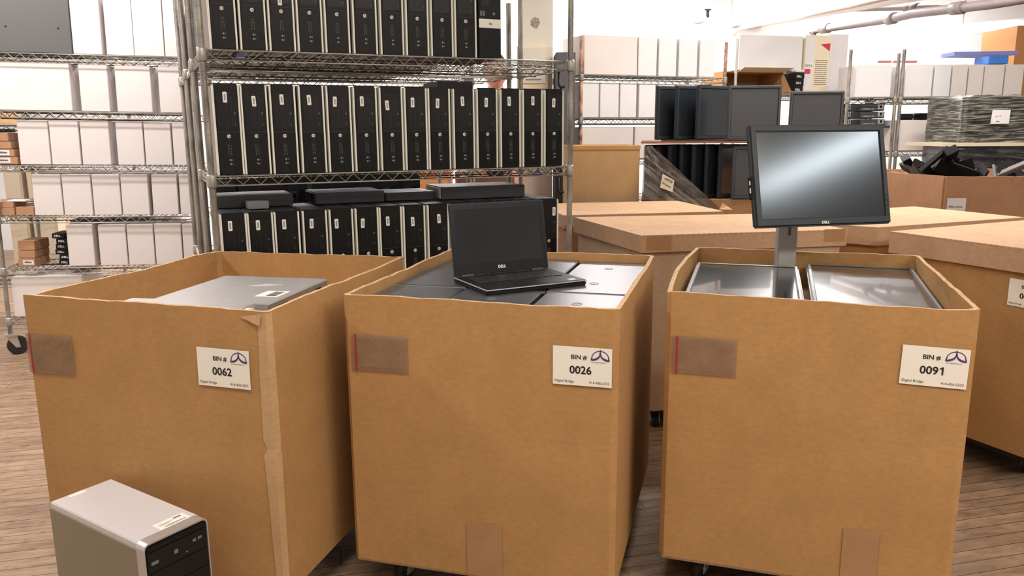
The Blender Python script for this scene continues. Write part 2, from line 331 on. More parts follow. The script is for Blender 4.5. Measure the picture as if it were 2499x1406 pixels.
def caster(px, py, t, rz=.5, r=.058, top=.13):
    c = MB(); M = Matrix.Translation((px, py, 0)) @ Matrix.Rotation(rz, 4, 'Z')
    c.box(-.035, .035, -.03, .03, top - .008, top + .004, M)
    for s in (-1, 1): c.add([M @ Vector(p) for p in [(-.03, s*.02 - .002, top - .005), (.03, s*.02 - .002, top - .005), (.045, s*.02 - .002, r - .012), (.02, s*.02 - .002, r - .012), (-.03, s*.02 + .002, top - .005), (.03, s*.02 + .002, top - .005), (.045, s*.02 + .002, r - .012), (.02, s*.02 + .002, r - .012)]], [(0, 1, 2, 3), (7, 6, 5, 4), (0, 4, 5, 1), (1, 5, 6, 2), (2, 6, 7, 3), (3, 7, 4, 0)])
    o = c.build('caster', ZINC, t)
    w = MB(); w.tube([M @ Vector((.032, -.016, r)), M @ Vector((.032, -.012, r)), M @ Vector((.032, .012, r)), M @ Vector((.032, .016, r))], [r - .006, r, r, r - .006], 24)
    w.build('wheel', RUBBER, o); MB().tube([M @ Vector((.032, -.024, r)), M @ Vector((.032, .024, r))], .009, 8).build('axle', ZINC, o)

RX, RY, RA = -1.126, 2.989, .4275; RL, RD = 1.53, .52
ZA, ZB, ZC, ZD = 1.632, 1.172, .690, .20
rack('wire_rack', 'chrome wire rack in front, filled with three rows of slim black towers', RX, RY, RA, RL, RD, [ZD, ZC, ZB, ZA], 2.35)
def rk(u, v, z=0, gap=0): return Vector((RX + u*math.cos(RA) - v*math.sin(RA), RY + u*math.sin(RA) + v*math.cos(RA), z))
p2 = rk(0, RD + .075); rack('wire_rack', 'chrome wire rack standing directly behind the front tower rack', p2.x, p2.y, RA, RL - .03, RD, [ZD, ZC + .02, ZA], [2.3, 1.96, 2.3, 1.96], deck=.05)
p3 = rk(0, 2*RD + .14); rack('wire_rack', 'third chrome wire rack back from the towers, mostly hidden behind two others', p3.x, p3.y, RA, RL - .03, RD, [ZD, ZC, ZA], [2.3, 1.6, 2.3, 1.6], deck=.05)
# blue shelf tags and hanging post clips of the front rack
for (u, z, w) in ((.135, ZA - .017, .05), (1.365, ZB - .017, .045)):
    mb = MB(); mb.plate([(-w*.55, -.016), (w*.55, -.016), (0, .016)], -.0055, -.0048); p = rk(u, 0, z)
    o = mb.build('shelf_tag', mat('navy_tag', (.03, .045, .09, 1), .4), None, p, (0, 0, RA)); tag(o, 'small dark blue triangular tag on the %s rail of the front rack' % ('upper' if z > 1.4 else 'middle'), 'tag')
    MB().box(-.012, .012, -.0064, -.0056, -.010, -.006).build('pale_mark', GREYP, o)

# ------------------------------------------------------------------ slim black towers
TW, TD, TH = .0985, .38, .338
def make_tower():
    t = thing('desktop_tower', 'x', 'computer')
    MB().box(.003, TW - .003, .022, TD, 0, TH - .003).build('case', DKM, t, bevel=.002)
    MB().box(.0005, .003, .03, TD - .004, .004, TH - .006).build('side_panel', SIDE_REFL, t)
    f = MB().box(.0085, TW - .0085, 0, .0225, .001, TH).build('front_bezel', BLK, t, bevel=.0025)
    s = MB()
    for x0 in (.0005, TW - .0075): s.box(x0, x0 + .0065, -.0015, .024, 0, TH - .006)
    for k, nm in enumerate(('silver_strip', 'silver_strip')):
        x0 = (.0005, TW - .0075)[k]; MB().box(x0, x0 + .0065, -.0015, .024, 0, TH - .006).build(nm, STRIP, t, bevel=.0012)
    g = MB()
    for k in range(21):
        x = .0125 + k*.0037
        if 8 <= k <= 12: g.box(x, x + .0016, -.0012, .001, .008, .03); continue
        g.box(x, x + .0016, -.0012, .001, .008, .155)
    g.build('vent_grille', BLK2, f)
    d = MB().box(.016, TW - .016, -.0008, .001, .172, .293)
    d.build('drive_bay_cover', BLK2, f)
    l = MB()
    for x in (.047, .066): l.box(x, x + .0006, -.0011, 0, .176, .29)
    l.box(.066, .082, -.0011, 0, .2, .2006); l.box(.01, TW - .01, -.0011, 0, .159, .1602); l.box(.01, TW - .01, -.0011, 0, .30, .3008)
    l.build('bay_seam', DKM, f)
    MB().box(.073, .079, -.0016, 0, .225, .233).box(.074, .078, -.0016, 0, .185, .19).build('disc_mark', mat('grey_mark', (.1, .1, .1, 1), .4), f)
    p = MB()
    for z in (.105, .095, .085, .075):
        for q_ in ((.044, .045), (.054, .055)): p.box(q_[0], q_[1], -.0016, 0, z - .003, z + .004)
        p.box(.044, .055, -.0016, 0, z + .0035, z + .0045)
    for z in (.112,): p.box(.043, .0448, -.0016, 0, z, z + .0018); p.box(.0495, .0513, -.0016, 0, z, z + .0018)
    p.build('usb_ports', mat('port_mark', (.17, .17, .16, 1), .4), f)
    a = MB()
    for z in (.056, .041): a.tube([(.0495, -.0018, z), (.0495, 0, z)], .0036, 10); a.box(.056, .0575, -.0018, 0, z - .003, z + .003)
    a.build('audio_jack', mat('jack_mark', (.3, .3, .27, 1), .4), f)
    MB().tube([(.0495, -.0024, .1445), (.0495, 0, .1445)], .0070, 20).build('logo_badge', STRIP, t)
    text('hp', .012, INK, t, (.0445, -.0028, .1415), 'logo_letters', .01, shear=.3)
    st = MB(); rr = .0025
    poly = [(-.0075, -.017), (-.0055, -.0195), (.0055, -.0195), (.0075, -.017), (.0075, .017), (.0055, .0195), (-.0055, .0195), (-.0075, .017)]
    st.plate(poly, -.0014, -.0006)
    so = st.build('barcode_sticker', mat('sticker_white', (.9, .89, .84, 1), .5), t, (.035, -.0006, .275))
    b = MB(); z = -.010
    while z < .011: hh = random.choice((.0006, .001, .0014)); b.box(-.003, .003, -.0017, -.0013, z, z + hh); z += hh + random.choice((.0006, .001))
    b.build('barcode', INKG, so)
    return t
tw0 = make_tower(); used = [False]
def place_tower(u, z, v, label, group, stick=None, origin=rk, yaw=RA):
    if not used[0]: c = tw0; used[0] = True
    else: c = copy_tree(tw0)
    c.location = origin(u, v, z); c.rotation_euler = (0, 0, yaw); c['label'] = label; c['group'] = group
    for k in kids(c) if stick else []:
        if k.name.startswith('barcode_sticker'): k.location = (stick[0], -.0006, stick[1]); k.rotation_euler = (0, stick[2], 0)
    return c
rowB = [.023, .1225, .228, .337, .443, .549, .656, .76, .862, .972, 1.079, 1.189, 1.296, 1.402]
stB = [(548, 237, 0), (619, 247, -.05), (687, 243, -.03), (754, 244, -.06), (817, 248, .05), (883, 247, -.02), (945, 257, -.08), (1007, 250, 0), (1068, 252, .05), (1129, 247, -.05), (1187, 250, .03), (1243, 247, -.03), (1301, 246, 0), (1352, 251, .04)]
EXTRA = ['', '', '', '', '', '', ', sticker lowest of its row']
for i, u in enumerate(rowB):
    sx_, sy_, ro = stB[i]; su, sz = pl(sx_, sy_, RX, RY, RA)
    lab = '%s slim black tower from the left on the middle shelf of the front rack' % ORD[i]
    if i == 6: lab = 'slim black tower with the lowest-placed white sticker on the middle shelf'
    if i == 13: lab = 'rightmost slim black tower on the middle shelf, next to the post'
    if i == 0: lab = 'leftmost slim black tower on the middle shelf of the front rack'
    place_tower(u + .001, ZB + .004, .006, lab, 'slim black towers on the middle shelf', (su - u, sz - ZB - .004, ro))
rowA = [.032, .138, .243, .348, .453, .563, .672, .778, .884, .988]
for i, u in enumerate(rowA):
    lab = '%s slim black tower from the left on the top shelf of the front rack' % ORD[i]
    if i == 0: lab = 'leftmost slim black tower on the top shelf of the front rack'
    if i == 2: lab = 'slim black tower with a white sticker just above its badge, top shelf'
    c = place_tower(u, ZA + .004, .006, lab, 'slim black towers on the top shelf', (.047 if i == 2 else .04, .185 if i == 2 else .285, 0))
rowC = [.017, .116, .217, .326, .432, .538, .638, .740, .847, .953, 1.060, 1.166, 1.272, 1.378]
stC = [(562, 552), (630, 550), (694, 548), (761, 546), (822, 546), (886, 545), (947, 540), (1008, 541), (1072, 534), None, None, None, None, (1353, 516)]
for i, u in enumerate(rowC):
    lab = '%s slim black tower from the left on the lower shelf of the front rack' % ORD[i]
    if 9 <= i <= 12: lab = 'slim black tower on the lower shelf hidden behind the open laptop screen'
    if i == 13: lab = 'rightmost slim black tower on the lower shelf, right of the laptop screen'
    st_ = (.035, .275, 0)
    if stC[i]: su, sz = pl(stC[i][0], stC[i][1], RX, RY, RA); st_ = (su - u, sz - ZC - .004, random.uniform(-.06, .05))
    place_tower(u, ZC + .004, .006, lab, 'towers on the lower shelf', st_)
# the wider tower at the right end of the top shelf
t = thing('desktop_tower', 'wide black tower with a silver badge band, right end of the top shelf', 'computer', rk(1.094, .01, ZA + .004), RA)
MB().box(0, .104, .01, .40, 0, .40).build('case', DKM, t, bevel=.003)
f = MB().box(.001, .103, -.006, .012, .001, .398).build('front_bezel', BLK, t, bevel=.003)
g = MB()
for k in range(24): g.box(.006 + k*.0039, .0077 + k*.0039, -.0072, -.005, .008, .118)
g.build('vent_grille', BLK2, f)
MB().box(.002, .102, -.0085, -.005, .122, .158).build('silver_band', STRIP, f, bevel=.001)
text('hp', .016, INK, f, (.045, -.0090, .135), 'logo_letters', .01, shear=.3)
p = MB()
for x in (.008, .02): p.box(x, x + .008, -.0075, -.005, .17, .19)
p.tube([(.07, -.0075, .18), (.07, -.005, .18)], .006, 10).build('ports', mat('port_mark', (.17, .17, .16, 1)), f)
MB().box(.012, .05, -.0072, -.005, .21, .38).build('drive_bay_cover', BLK2, f)

# rear-facing towers on the second rack
def make_rear():
    t = thing('desktop_tower', 'x', 'computer')
    MB().box(0, .092, 0, .38, 0, .44).build('case', DKM, t, bevel=.002)
    MB().box(.008, .044, -.002, .001, .312, .35).build('power_supply_plate', mat('psu_grey', (.12, .12, .125, 1), .5, .3), t)
    MB().box(.018, .036, -.005, -.001, .318, .338).tube([(.027, -.0052, .328), (.027, -.004, .328)], .007, 12).build('power_socket', BLK, t)
    g = MB()
    for i in range(7):
        for j in range(9): g.box(.05 + i*.0055, .0535 + i*.0055, -.0015, .001, .30 + j*.0062, .3035 + j*.0062)
    g.build('vent_grid', mat('vent_hole', (.005, .005, .005, 1), .7), t)
    return t
rt = make_rear(); o2 = lambda u, v, z: rk(u, v + RD + .075, z)
ru = [.05, .152, .262, .370, .485, .595, .705, .815, .925]
for i, u in enumerate(ru):
    c = rt if i == 0 else copy_tree(rt); c.location = o2(u, .02, ZC + .024); c.rotation_euler = (0, 0, RA)
    c['label'] = '%s black tower from the left showing its rear ports behind the lower row' % ORD[i]; c['group'] = 'rear-facing towers behind the lower row'
for rr_, (v_, nm) in enumerate(((RD + .075, 'second'), (2*RD + .14, 'third'))):
    for k in range(3):  # unseen dark blocks added to shut out the bright wall behind the wires
        o = MB().box(0, .36, 0, .44, 0, .30).build('dark_filler', DKM, None, rk(.03 + .37*k, v_ + .03, ZA + .006), (0, 0, RA), bevel=.004); tag(o, '%s dark block added to darken the top shelf of the %s rack' % (('left', 'middle', 'right')[k], nm), 'carton', 'dark blocks added on the hidden top shelves')
# flat machines lying on the lower row of towers
def flat(name, u0, u1, v0, v1, z0, h, label, m=DKM, rz=0, front=None):
    t = thing(name, label, 'computer', rk(u0, v0, z0), RA + rz)
    MB().box(0, u1 - u0, 0, v1 - v0, 0, h).build('case', m, t, bevel=.003)
    MB().box(-.004, .001, .01, v1 - v0 - .01, .004, h - .004).build('side_bezel', front or BLK2, t)
    MB().box((u1 - u0)*.78, (u1 - u0)*.9, .03, .07, h + .0002, h + .001).build('sticker', mat('pale_sticker', (.5, .48, .46, 1), .5), t)
    return t
zt = ZC + .004 + TH + .001
flat('desktop_computer', .03, .33, .22, .45, zt, .048, 'flat black desktop with a lit top lying on the left lower towers')
flat('desktop_computer', .42, .72, .21, .44, zt, .048, 'flat black desktop lying on the fifth and sixth lower towers')
flat('desktop_computer', .73, .96, .22, .44, zt, .036, 'thin black desktop lying between two others on the lower towers')
flat('desktop_computer', .97, 1.375, .17, .42, zt, .055, 'largest flat black desktop lying on the lower towers behind the laptop', front=STRIP, rz=-.05)
o = MB().box(0, .082, 0, .07, 0, .03).build('small_box', GREYP, None, rk(.135, .12, zt), (0, 0, RA), bevel=.002); tag(o, 'small grey box on the second lower tower before the flat desktop', 'box')
o = MB().box(0, .16, 0, .2, 0, .03).build('card_tray', BLK2, None, rk(.95, .12, ZB + .005 + TH), (0, 0, RA), bevel=.002); tag(o, 'thin black tray lying on top of the middle row of towers', 'tray')
for i, (u, z) in enumerate(((RL - .02, ZB), (RL - .02, ZA))):
    mb = MB(); mb.tube([(0, -.02, -.045), (0, -.022, -.10), (.01, -.03, -.115), (.025, -.03, -.108)], .006, 6)
    o = mb.build('hook', BLK, None, rk(u - .04, .0, z)); tag(o, 'black hook hanging below the %s shelf at its right end' % ('middle', 'top')[i], 'hook')

# ------------------------------------------------------------------ cardboard bins
BW, BD, BT, BB = .7585, .90, .8965, .116
def wall_loop(W, D, T, zb, zt, parent, name, m, bulge=(0, 0, 0, 0), jit=.003, nt=.012, ch=.014, dip=None, seed=1, nz=8, step=.03):
    """closed board wall with thickness, wavy torn rim and slight bulges: sides order front, right, back, left"""
    rnd = random.Random(seed)
    cs = [(-W/2 + ch, 0), (W/2 - ch, 0), (W/2, ch), (W/2, D - ch), (W/2 - ch, D), (-W/2 + ch, D), (-W/2, D - ch), (-W/2, ch)]
    pts = []
    for i in range(8):
        a, b = Vector(cs[i] + (0,)), Vector(cs[(i + 1) % 8] + (0,)); n = max(1, int((b - a).length/step)); side = i//2 if i % 2 == 0 else None
        d = (b - a).normalized(); nn = Vector((d.y, -d.x, 0))
        for k in range(n): s_ = k/n; pts.append((a.lerp(b, s_), nn, math.sin(math.pi*s_)*bulge[side] if side is not None else 0, side, s_))
    n = len(pts); vs = []; J = []
    v = 0
    for p in pts:
        v = .75*v + rnd.uniform(-jit, jit)*.6; z = v + (dip(p[3], p[4]) if dip else 0); J.append(z)
    for inner in (0, 1):
        for j in range(nz + 1):
            f = j/nz
            for k, (p, nn, bl, sd, s_) in enumerate(pts):
                q = p + nn*bl*(f**1.5)
                if inner: c = Vector((0, D/2, 0)); e = Vector((max(-1, min(1, -q.x*1e3)), max(-1, min(1, (c.y - q.y)*1e3)), 0)); q = Vector((q.x*(W - 2*nt)/W, D/2 + (q.y - D/2)*(D - 2*nt)/D, 0))
                vs.append((q.x, q.y, zb + (zt + J[k] - zb)*f - zb))
    fs = []
    for inner in (0, 1):
        o = inner*(nz + 1)*n
        for j in range(nz):
            for k in range(n):
                a = o + j*n + k; b = o + j*n + (k + 1) % n; c = b + n; d = a + n; fs.append((a, b, c, d) if not inner else (d, c, b, a))
    wall = MB().add(vs, fs, False)
    ow = wall.build(name, m, parent)
    # the bare corrugated edge, as a cap strip along the rim
    e = MB(); o1 = nz*n; o2_ = (2*nz + 1)*n; ev = []
    for k in range(n): ev += [vs[o1 + k], vs[o2_ + k]]
    ev2 = [(x, y, z + .0003) for x, y, z in ev]
    e.add(ev2, [(2*k, 2*k + 1, (2*k + 3) % (2*n), (2*k + 2) % (2*n)) for k in range(n)]); e.build('rim_edge', EDGE, parent)
    return ow
def dolly(x, y, yaw, W, D, label, kz=0):
    t = thing('dolly', label, 'dolly', (x, y, 0), yaw)
    MB().box(-W/2 + .05, W/2 - .05, .05, D - .05, .084, BB - .001).build('platform', RUBBER, t, bevel=.003)
    for sx_ in (-1, 1):
        for yy in (.14, D - .14): caster(sx_*(W/2 - .12), yy, t, rz=1.9*sx_, r=.036, top=.083)
    return t
def bin_label(parent, u, z, num, y=-.0035, W_=.152, H_=.102, tilt=0, sz=.030, boldn=.018):
    o = MB().plate([(0, -H_), (W_, -H_), (W_, 0), (0, 0)], -.0006, 0).build('bin_label', LABEL, parent, (u, y, z), (0, tilt, 0))
    k = -.0012
    text('BIN #', .0165, INK, o, (.047, k, -.032), 'lettering', .02)
    if num.endswith('1'):
        text(num[:-1], .0285, INK, o, (.0435, k, -.070), 'lettering', .022); x1 = .0435 + .0440
        MB().plate([(x1 + .006, -.0705), (x1 + .0098, -.0705), (x1 + .0098, -.0495), (x1 + .007, -.0495), (x1 + .0015, -.0535), (x1 + .0015, -.0570), (x1 + .006, -.0545)], k - .0002, k).build('lettering', INK, o)
    else: text(num, .0285, INK, o, (.0435, k, -.070), 'lettering', .022)
    text('Digital Bridge', .0092, INKG, o, (.005, k, -.0945), 'lettering', .006)
    text('414-436-5333', .0092, INKG, o, (.0945, k, -.0945), 'lettering', .006)
    lg = MB(); cx, cz = .122, -.030
    arc = [(cx + .0215*math.cos(a), cz + .0035 + .019*math.sin(a)) for a in [math.pi*q_/18 for q_ in range(0, 19)]]
    arc = [(cx + .0225, cz - .0025)] + [(x, z_) for x, z_ in arc[2:-2]] + [(cx - .0225, cz - .0025)]
    ribbon(lg, arc, [.004] + [.0022]*(len(arc) - 2) + [.004], k)
    for sg in (-1, 1):
        pts = [(cx + sg*.0225, cz - .0025), (cx + sg*.016, cz - .0005), (cx + sg*.009, cz + .002), (cx + sg*.004, cz + .006), (cx + sg*.0012, cz + .011), (cx + sg*.0006, cz + .019)]
        ribbon(lg, pts, [.0028, .0052, .005, .0042, .003, .0018], k - .0002)
    lg.box(cx - .0013, cx + .0013, k - .0002, k, cz + .010, cz + .0262)
    lg.build('logo', PURPLE, o)
    text('www.digitalbridge.org', .0041, PURPLE, o, (cx - .0225, k, cz - .0085), 'lettering', .004)
    return o
def pouch(parent, u0, z0, W_, H_, y=-.004, seed=0):
    rnd = random.Random(seed); nx, nz = 14, 8; g = []
    for j in range(nz + 1):
        for i in range(nx + 1):
            ed = min(i, nx - i, j, nz - j) > 0; g.append((u0 + W_*i/nx, y - (.0012*rnd.random() + .0004 if ed else 0), z0 + H_*j/nz))
    o = MB().add(g, [(j*(nx + 1) + i, j*(nx + 1) + i + 1, (j + 1)*(nx + 1) + i + 1, (j + 1)*(nx + 1) + i) for j in range(nz) for i in range(nx)]).build('document_pouch', CLEAR, parent)
    MB().box(u0 + W_*.075, u0 + W_*.10, y - .0026, y - .0020, z0 - .002, z0 + H_ + .001).build('red_strip', RED, o)
    return o
def bin_(x, y, a, lab, num, lu, lz, pu, pz, bulge, seed, dip=None, pad=.78, W_=BW, D_=BD, tapes=(), ltilt=0, D=BD, **k):
    t = thing('cardboard_bin', lab, 'bin', (x, y, BB), a, 'open cardboard bins in the front row')
    wall_loop(W_, D, .012, BB, BT, t, 'box_wall', KRAFT, bulge, seed=seed, dip=dip)
    f = MB(); f.box(-W_/2 + .013, W_/2 - .013, .013, D - .013, .0005, .006).build('box_floor', KRAFT_IN, t)
    MB().box(-W_/2 + .022, W_/2 - .022, .022, D - .022, .007, pad - BB).build('inner_pad', KRAFT_IN, t)
    fl = MB()
    for q_ in range(3): fl.box(-W_/2 + .01, W_/2 - .015 - .01*q_, .002 + .002*q_, .04, -.0035*(q_ + 1) + .0006, -.0035*q_ - .0004)
    fl.build('bottom_flap', EDGE, t, (0, 0, 0))
    bin_label(t, lu, lz - BB, num, tilt=ltilt)
    pouch(t, pu[0], pz[0] - BB, pu[1] - pu[0], pz[1] - pz[0], seed=seed)
    for (u0, u1, z0, z1) in tapes:
        mb = MB(); n = 6; top = [(u0 + (u1 - u0)*i/n, z1 - BB + random.uniform(-.004, .004)) for i in range(n + 1)]
        mb.plate([(u1, z0 - BB), (u0, z0 - BB)][::-1] + top[::-1], -.0030, -.0022); mb.build('packing_tape', TAPE, t)
    dolly(x, y, a, W_, D, 'black dolly under the %s open bin of the front row' % {'0062': 'leftmost', '0026': 'middle', '0091': 'rightmost'}[num])
    return t
bin_(-.9733, 2.0001, -.26286, 'open cardboard bin labelled 0062 holding silver computers, leftmost of the front row', '0062', .1706, .7965, (-.370, -.218), (.688, .799), (0, 0, .002, .004), 3,
     dip=lambda s, f: (.010*(1 - f) if s == 0 else 0) + (.008*math.sin(f*9)*f*(1 - f) if s == 3 else 0), pad=.76, D=.88, ltilt=.018)
bin_(-.1004, 2.0042, -.27214, 'open cardboard bin labelled 0026 filled with closed laptops, middle of the front row', '0026', .2125, .7956, (-.355, -.188), (.688, .791), (0, .004, .0, 0), 5,
     pad=.80, tapes=[(-.03, .072, .117, .275)])
b3 = bin_(.7821, 1.9877, -.315, 'open cardboard bin labelled 0091 holding flat monitors, rightmost of the front row', '0091', .2133, .7983, (-.361, -.189), (.674, .779), (0, 0, 0, .02), 8,
     pad=.772, dip=lambda s, f: (-.004 + .008*(1 - f) if s == 0 else 0), tapes=[(.11, .20, .117, .28)], ltilt=.02)
def loc(bx, by, a, u, v, z): return Vector((bx + u*math.cos(a) - v*math.sin(a), by + u*math.sin(a) + v*math.cos(a), z))
# crushed corner crease of the left bin
t1 = [o for o in bpy.data.objects if o.name == 'cardboard_bin'][0]
cr = MB(); zz = [.0, .15, .32, .40, .42, .44, .6, .777]; ww = [.008, .014, .018, .022, .010, .02, .018, .012]
vs = []
for z_, w_ in zip(zz, ww): vs += [(BW/2 - .014 - w_, -.0018, z_), (BW/2 - .003, -.001 - w_*.12, z_), (BW/2 + .0018, .016 + w_*.3, z_)]
cr.add(vs, [(3*i + j, 3*i + j + 1, 3*i + j + 4, 3*i + j + 3) for i in range(7) for j in (0, 1)], False); cr.build('crushed_corner', KRAFT_L, t1)
tf = MB(); tf.add([(BW/2 - .075, -.003, .766), (BW/2 - .012, -.006, .777), (BW/2 - .018, -.008, .745), (BW/2 - .05, -.005, .757)], [(0, 1, 2, 3)]); tf.build('torn_flap', KRAFT_L, t1)

# ------------------------------------------------------------------ lidded and open bins farther back
LIDC = cardboard('lid_board', (.53, .345, .215, 1))
def lid_bin(name, label, poly, ztop, drop, m=KRAFT_P, zb=BB, perf=True, lidm=LIDC, inset=.02, wallm=None, group='lidded cardboard bins', gap=0):
    t = thing(name, label, 'bin', (poly[0][0], poly[0][1], zb), 0, group)
    ox, oy = poly[0]; P = [(x - ox, y - oy) for x, y in poly]
    cx = sum(p[0] for p in P)/len(P); cy = sum(p[1] for p in P)/len(P)
    ins = [(x + (cx - x)*inset/math.hypot(cx - x, cy - y)*1.3, y + (cy - y)*inset/math.hypot(cx - x, cy - y)*1.3) for x, y in P]
    MB().prism(ins, 0, ztop - zb - .004).build('box_wall', wallm or m, t)
    n = len(P); l = MB(); zt = ztop - zb
    jj = [random.uniform(-.004, .004) for _ in P]
    l.add([(x, y, zt) for x, y in P] + [(x, y, zt - drop + jj[i]) for i, (x, y) in enumerate(P)] + [(x + (cx - x)*.012, y + (cy - y)*.012, zt - drop + jj[i]) for i, (x, y) in enumerate(P)] + [(x + (cx - x)*.012, y + (cy - y)*.012, zt - .004) for x, y in P],
          [tuple(range(n))] + [(i, n + i, n + (i + 1) % n, (i + 1) % n) for i in range(n)] + [(n + i, 2*n + i, 2*n + (i + 1) % n, n + (i + 1) % n) for i in range(n)] + [(2*n + i, 3*n + i, 3*n + (i + 1) % n, 2*n + (i + 1) % n) for i in range(n)] + [tuple(3*n + i for i in range(n - 1, -1, -1))])
    lo = l.build('lid', lidm or m, t)
    if perf:
        pf = MB(); a, b = Vector(P[0] + (0,)), Vector(P[1] + (0,)); d = (b - a).normalized(); k = .01; nn = Vector((d.y, -d.x, 0))
        while k < (b - a).length - .01:
            p = a + d*k; q_ = a + d*(k + .011); pf.add([tuple(p + Vector((0, 0, zt + .0005)) - nn*.004), tuple(q_ + Vector((0, 0, zt + .0005)) - nn*.004), tuple(q_ + nn*.0008 + Vector((0, 0, zt - .006))), tuple(p + nn*.0008 + Vector((0, 0, zt - .006)))], [(0, 1, 2, 3)]); k += .024
        pf.build('perforated_edge', BROWN, lo)
    return t, lo
def rect(x, y, yaw, W_, D): c, s_ = math.cos(yaw), math.sin(yaw); return [(x, y), (x + W_*c, y + W_*s_), (x + W_*c - D*s_, y + W_*s_ + D*c), (x - D*s_, y + D*c)]
def put_dolly(poly, label):
    (x0, y0), (x1, y1), _, (x3, y3) = poly[:4]; yaw = math.atan2(y1 - y0, x1 - x0); W_ = math.hypot(x1 - x0, y1 - y0); D = math.hypot(x3 - x0, y3 - y0)
    dolly((x0 + x1)/2, (y0 + y1)/2, yaw, W_, D, label)
PM = [(.542, 3.278), (1.47, 3.435), (1.34, 4.12), (.317, 4.016)]
tM, lM = lid_bin('lidded_bin', 'lidded cardboard bin behind the gap between bins 0026 and 0091', PM, .90, .074, KRAFT_P, wallm=cardboard('kraft_board_grey', (.50, .36, .25, 1)))
put_dolly(rect(.56, 3.30, R(9.6), .88, .70), 'black dolly under the lidded bin behind bin 0026')
PB = rect(.275, 4.15, R(9.6), .90, .70)
lid_bin('lidded_bin', 'lidded cardboard bin right in front of the wrapped monitors', PB, .895, .07, KRAFT_P); put_dolly(PB, 'black dolly under the lidded bin before the wrapped monitors')
# right lidded bin (label 008.)
ang = math.atan2(.42, .906); A_ = Vector((1.622, 3.36, 0)); dn = Vector((math.sin(ang), -math.cos(ang), 0)); dr = Vector((math.cos(ang), math.sin(ang), 0))
B_ = A_ + dn*.72; PR = [(A_.x, A_.y), (B_.x, B_.y), ((B_ + dr*.92).x, (B_ + dr*.92).y), ((A_ + dr*.92).x, (A_ + dr*.92).y)]
tR, lR = lid_bin('lidded_bin', 'lidded cardboard bin with a white label, cut off by the right edge', PR, .90, .088, KRAFT)
put_dolly([PR[0], PR[1], PR[2], PR[3]], 'black dolly under the lidded bin at the right edge')
fc = thing('x', None, None); bpy.data.objects.remove(fc)
ya = math.atan2(B_.y - A_.y, B_.x - A_.x)
u_, z_ = pl(2458, 679, A_.x, A_.y, ya)
lb = bin_label(tR, 0, 0, '0085'); ins = Vector((-dn.y, dn.x, 0))*-1
lb.location = dn*u_ + dr*.0165 + Vector((0, 0, z_ - BB)); lb.rotation_euler = (0, 0, ya)
P2 = [(1.635, 3.485), (2.20, 3.70), (2.62, 3.90), (2.273, 4.45), (2.07, 4.30), (1.80, 4.15), (1.53, 3.62)]
P2 = [(1.64, 3.49), (2.46, 3.80), (2.17, 4.56), (1.39, 4.24)]
P2 = [(1.635, 3.50), (2.52, 3.86), (2.275, 4.45), (2.09, 4.38), (1.55, 4.15), (1.50, 3.62)]
tB, lB = lid_bin('lidded_bin', 'lidded cardboard bin between the big monitor and the bin of stands', P2, .90, .085, KRAFT)
dolly(2.0, 3.70, .38, .7, .55, 'black dolly under the lidded bin behind the right edge bin')
for parent, (px, py, w, h), (x0, y0), ya_ in ((lM, (1718 - 140, 577, .11, .06), PM[0], R(9.6)), (lM, (2012, 560, .10, .055), PM[0], R(9.6))):
    u, z = pl(px, py, x0, y0, ya_); o = MB().plate([(0, -h), (w, -h), (w, 0), (0, 0)], -.0009, -.0003).build('packing_tape', TAPE, parent, (u*math.cos(ya_), u*math.sin(ya_), z - BB), (0, 0, ya_))
# open bin of monitor stands
def open_bin(name, label, x, y, yaw, W_, D, zt, m, group=None, seed=2):
    t = thing(name, label, 'bin', (x, y, BB), yaw, group)
    w = wall_loop(W_, D, .01, BB, zt, t, 'box_wall', m, (0, 0, 0, 0), seed=seed, jit=.002)
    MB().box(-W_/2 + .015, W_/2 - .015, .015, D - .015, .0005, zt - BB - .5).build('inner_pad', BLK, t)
    return t
cS = Vector((2.51, 4.62, 0)); SYAW = R(2)
tS = open_bin('open_bin', 'tall open cardboard bin of black monitor stands at the right', cS.x + .46, cS.y, SYAW, .92, .9, 1.055, KRAFT_P, seed=12)
for c in kids(tS): pass
# its left wing wall (wide octagonal bin seen edge on)
a0 = atY(2168, 424, 5.0); w_ = Vector((a0.x, 5.0, 0)) - cS
o = MB().prism([(0, 0), (w_.x, w_.y), (w_.x + .01, w_.y + .012), (.004, .012)], 0, .945).build('side_wall', KRAFT_P, tS, (0, 0, 0)); o.location = (-.462, .002, 0); o.rotation_euler = (0, 0, -SYAW)
put_dolly([(cS.x, cS.y), (cS.x + .92, cS.y + .03), (0, 0), (cS.x, cS.y + .9)], 'black dolly under the open bin of monitor stands')
u, z = pl(2308, 483, cS.x, cS.y, SYAW); u2, z2 = pl(2350, 520, cS.x, cS.y, SYAW)
o = MB().plate([(0, z2 - z), (u2 - u, z2 - z), (u2 - u, 0), (0, 0)], -.003, -.0022).build('paper_label', WHITE2, tS, (u - .46, 0, z - BB))
text('1980w stands', .0175, INKG, o, (.003, -.0035, -.056), 'lettering', .02, sx=.93)
tG = thing('closed_carton', 'tall plain cardboard carton behind the lidded bins, right of the front rack', 'carton', (.385, 5.03, 0), R(3))
MB().box(0, .43, 0, .5, 0, 1.235).build('carton_body', cardboard('kraft_board_mid', (.42, .27, .13, 1)), tG, bevel=.003)
MB().box(-.003, .433, -.003, .503, 1.215, 1.238).build('carton_lid', KRAFT, tG)

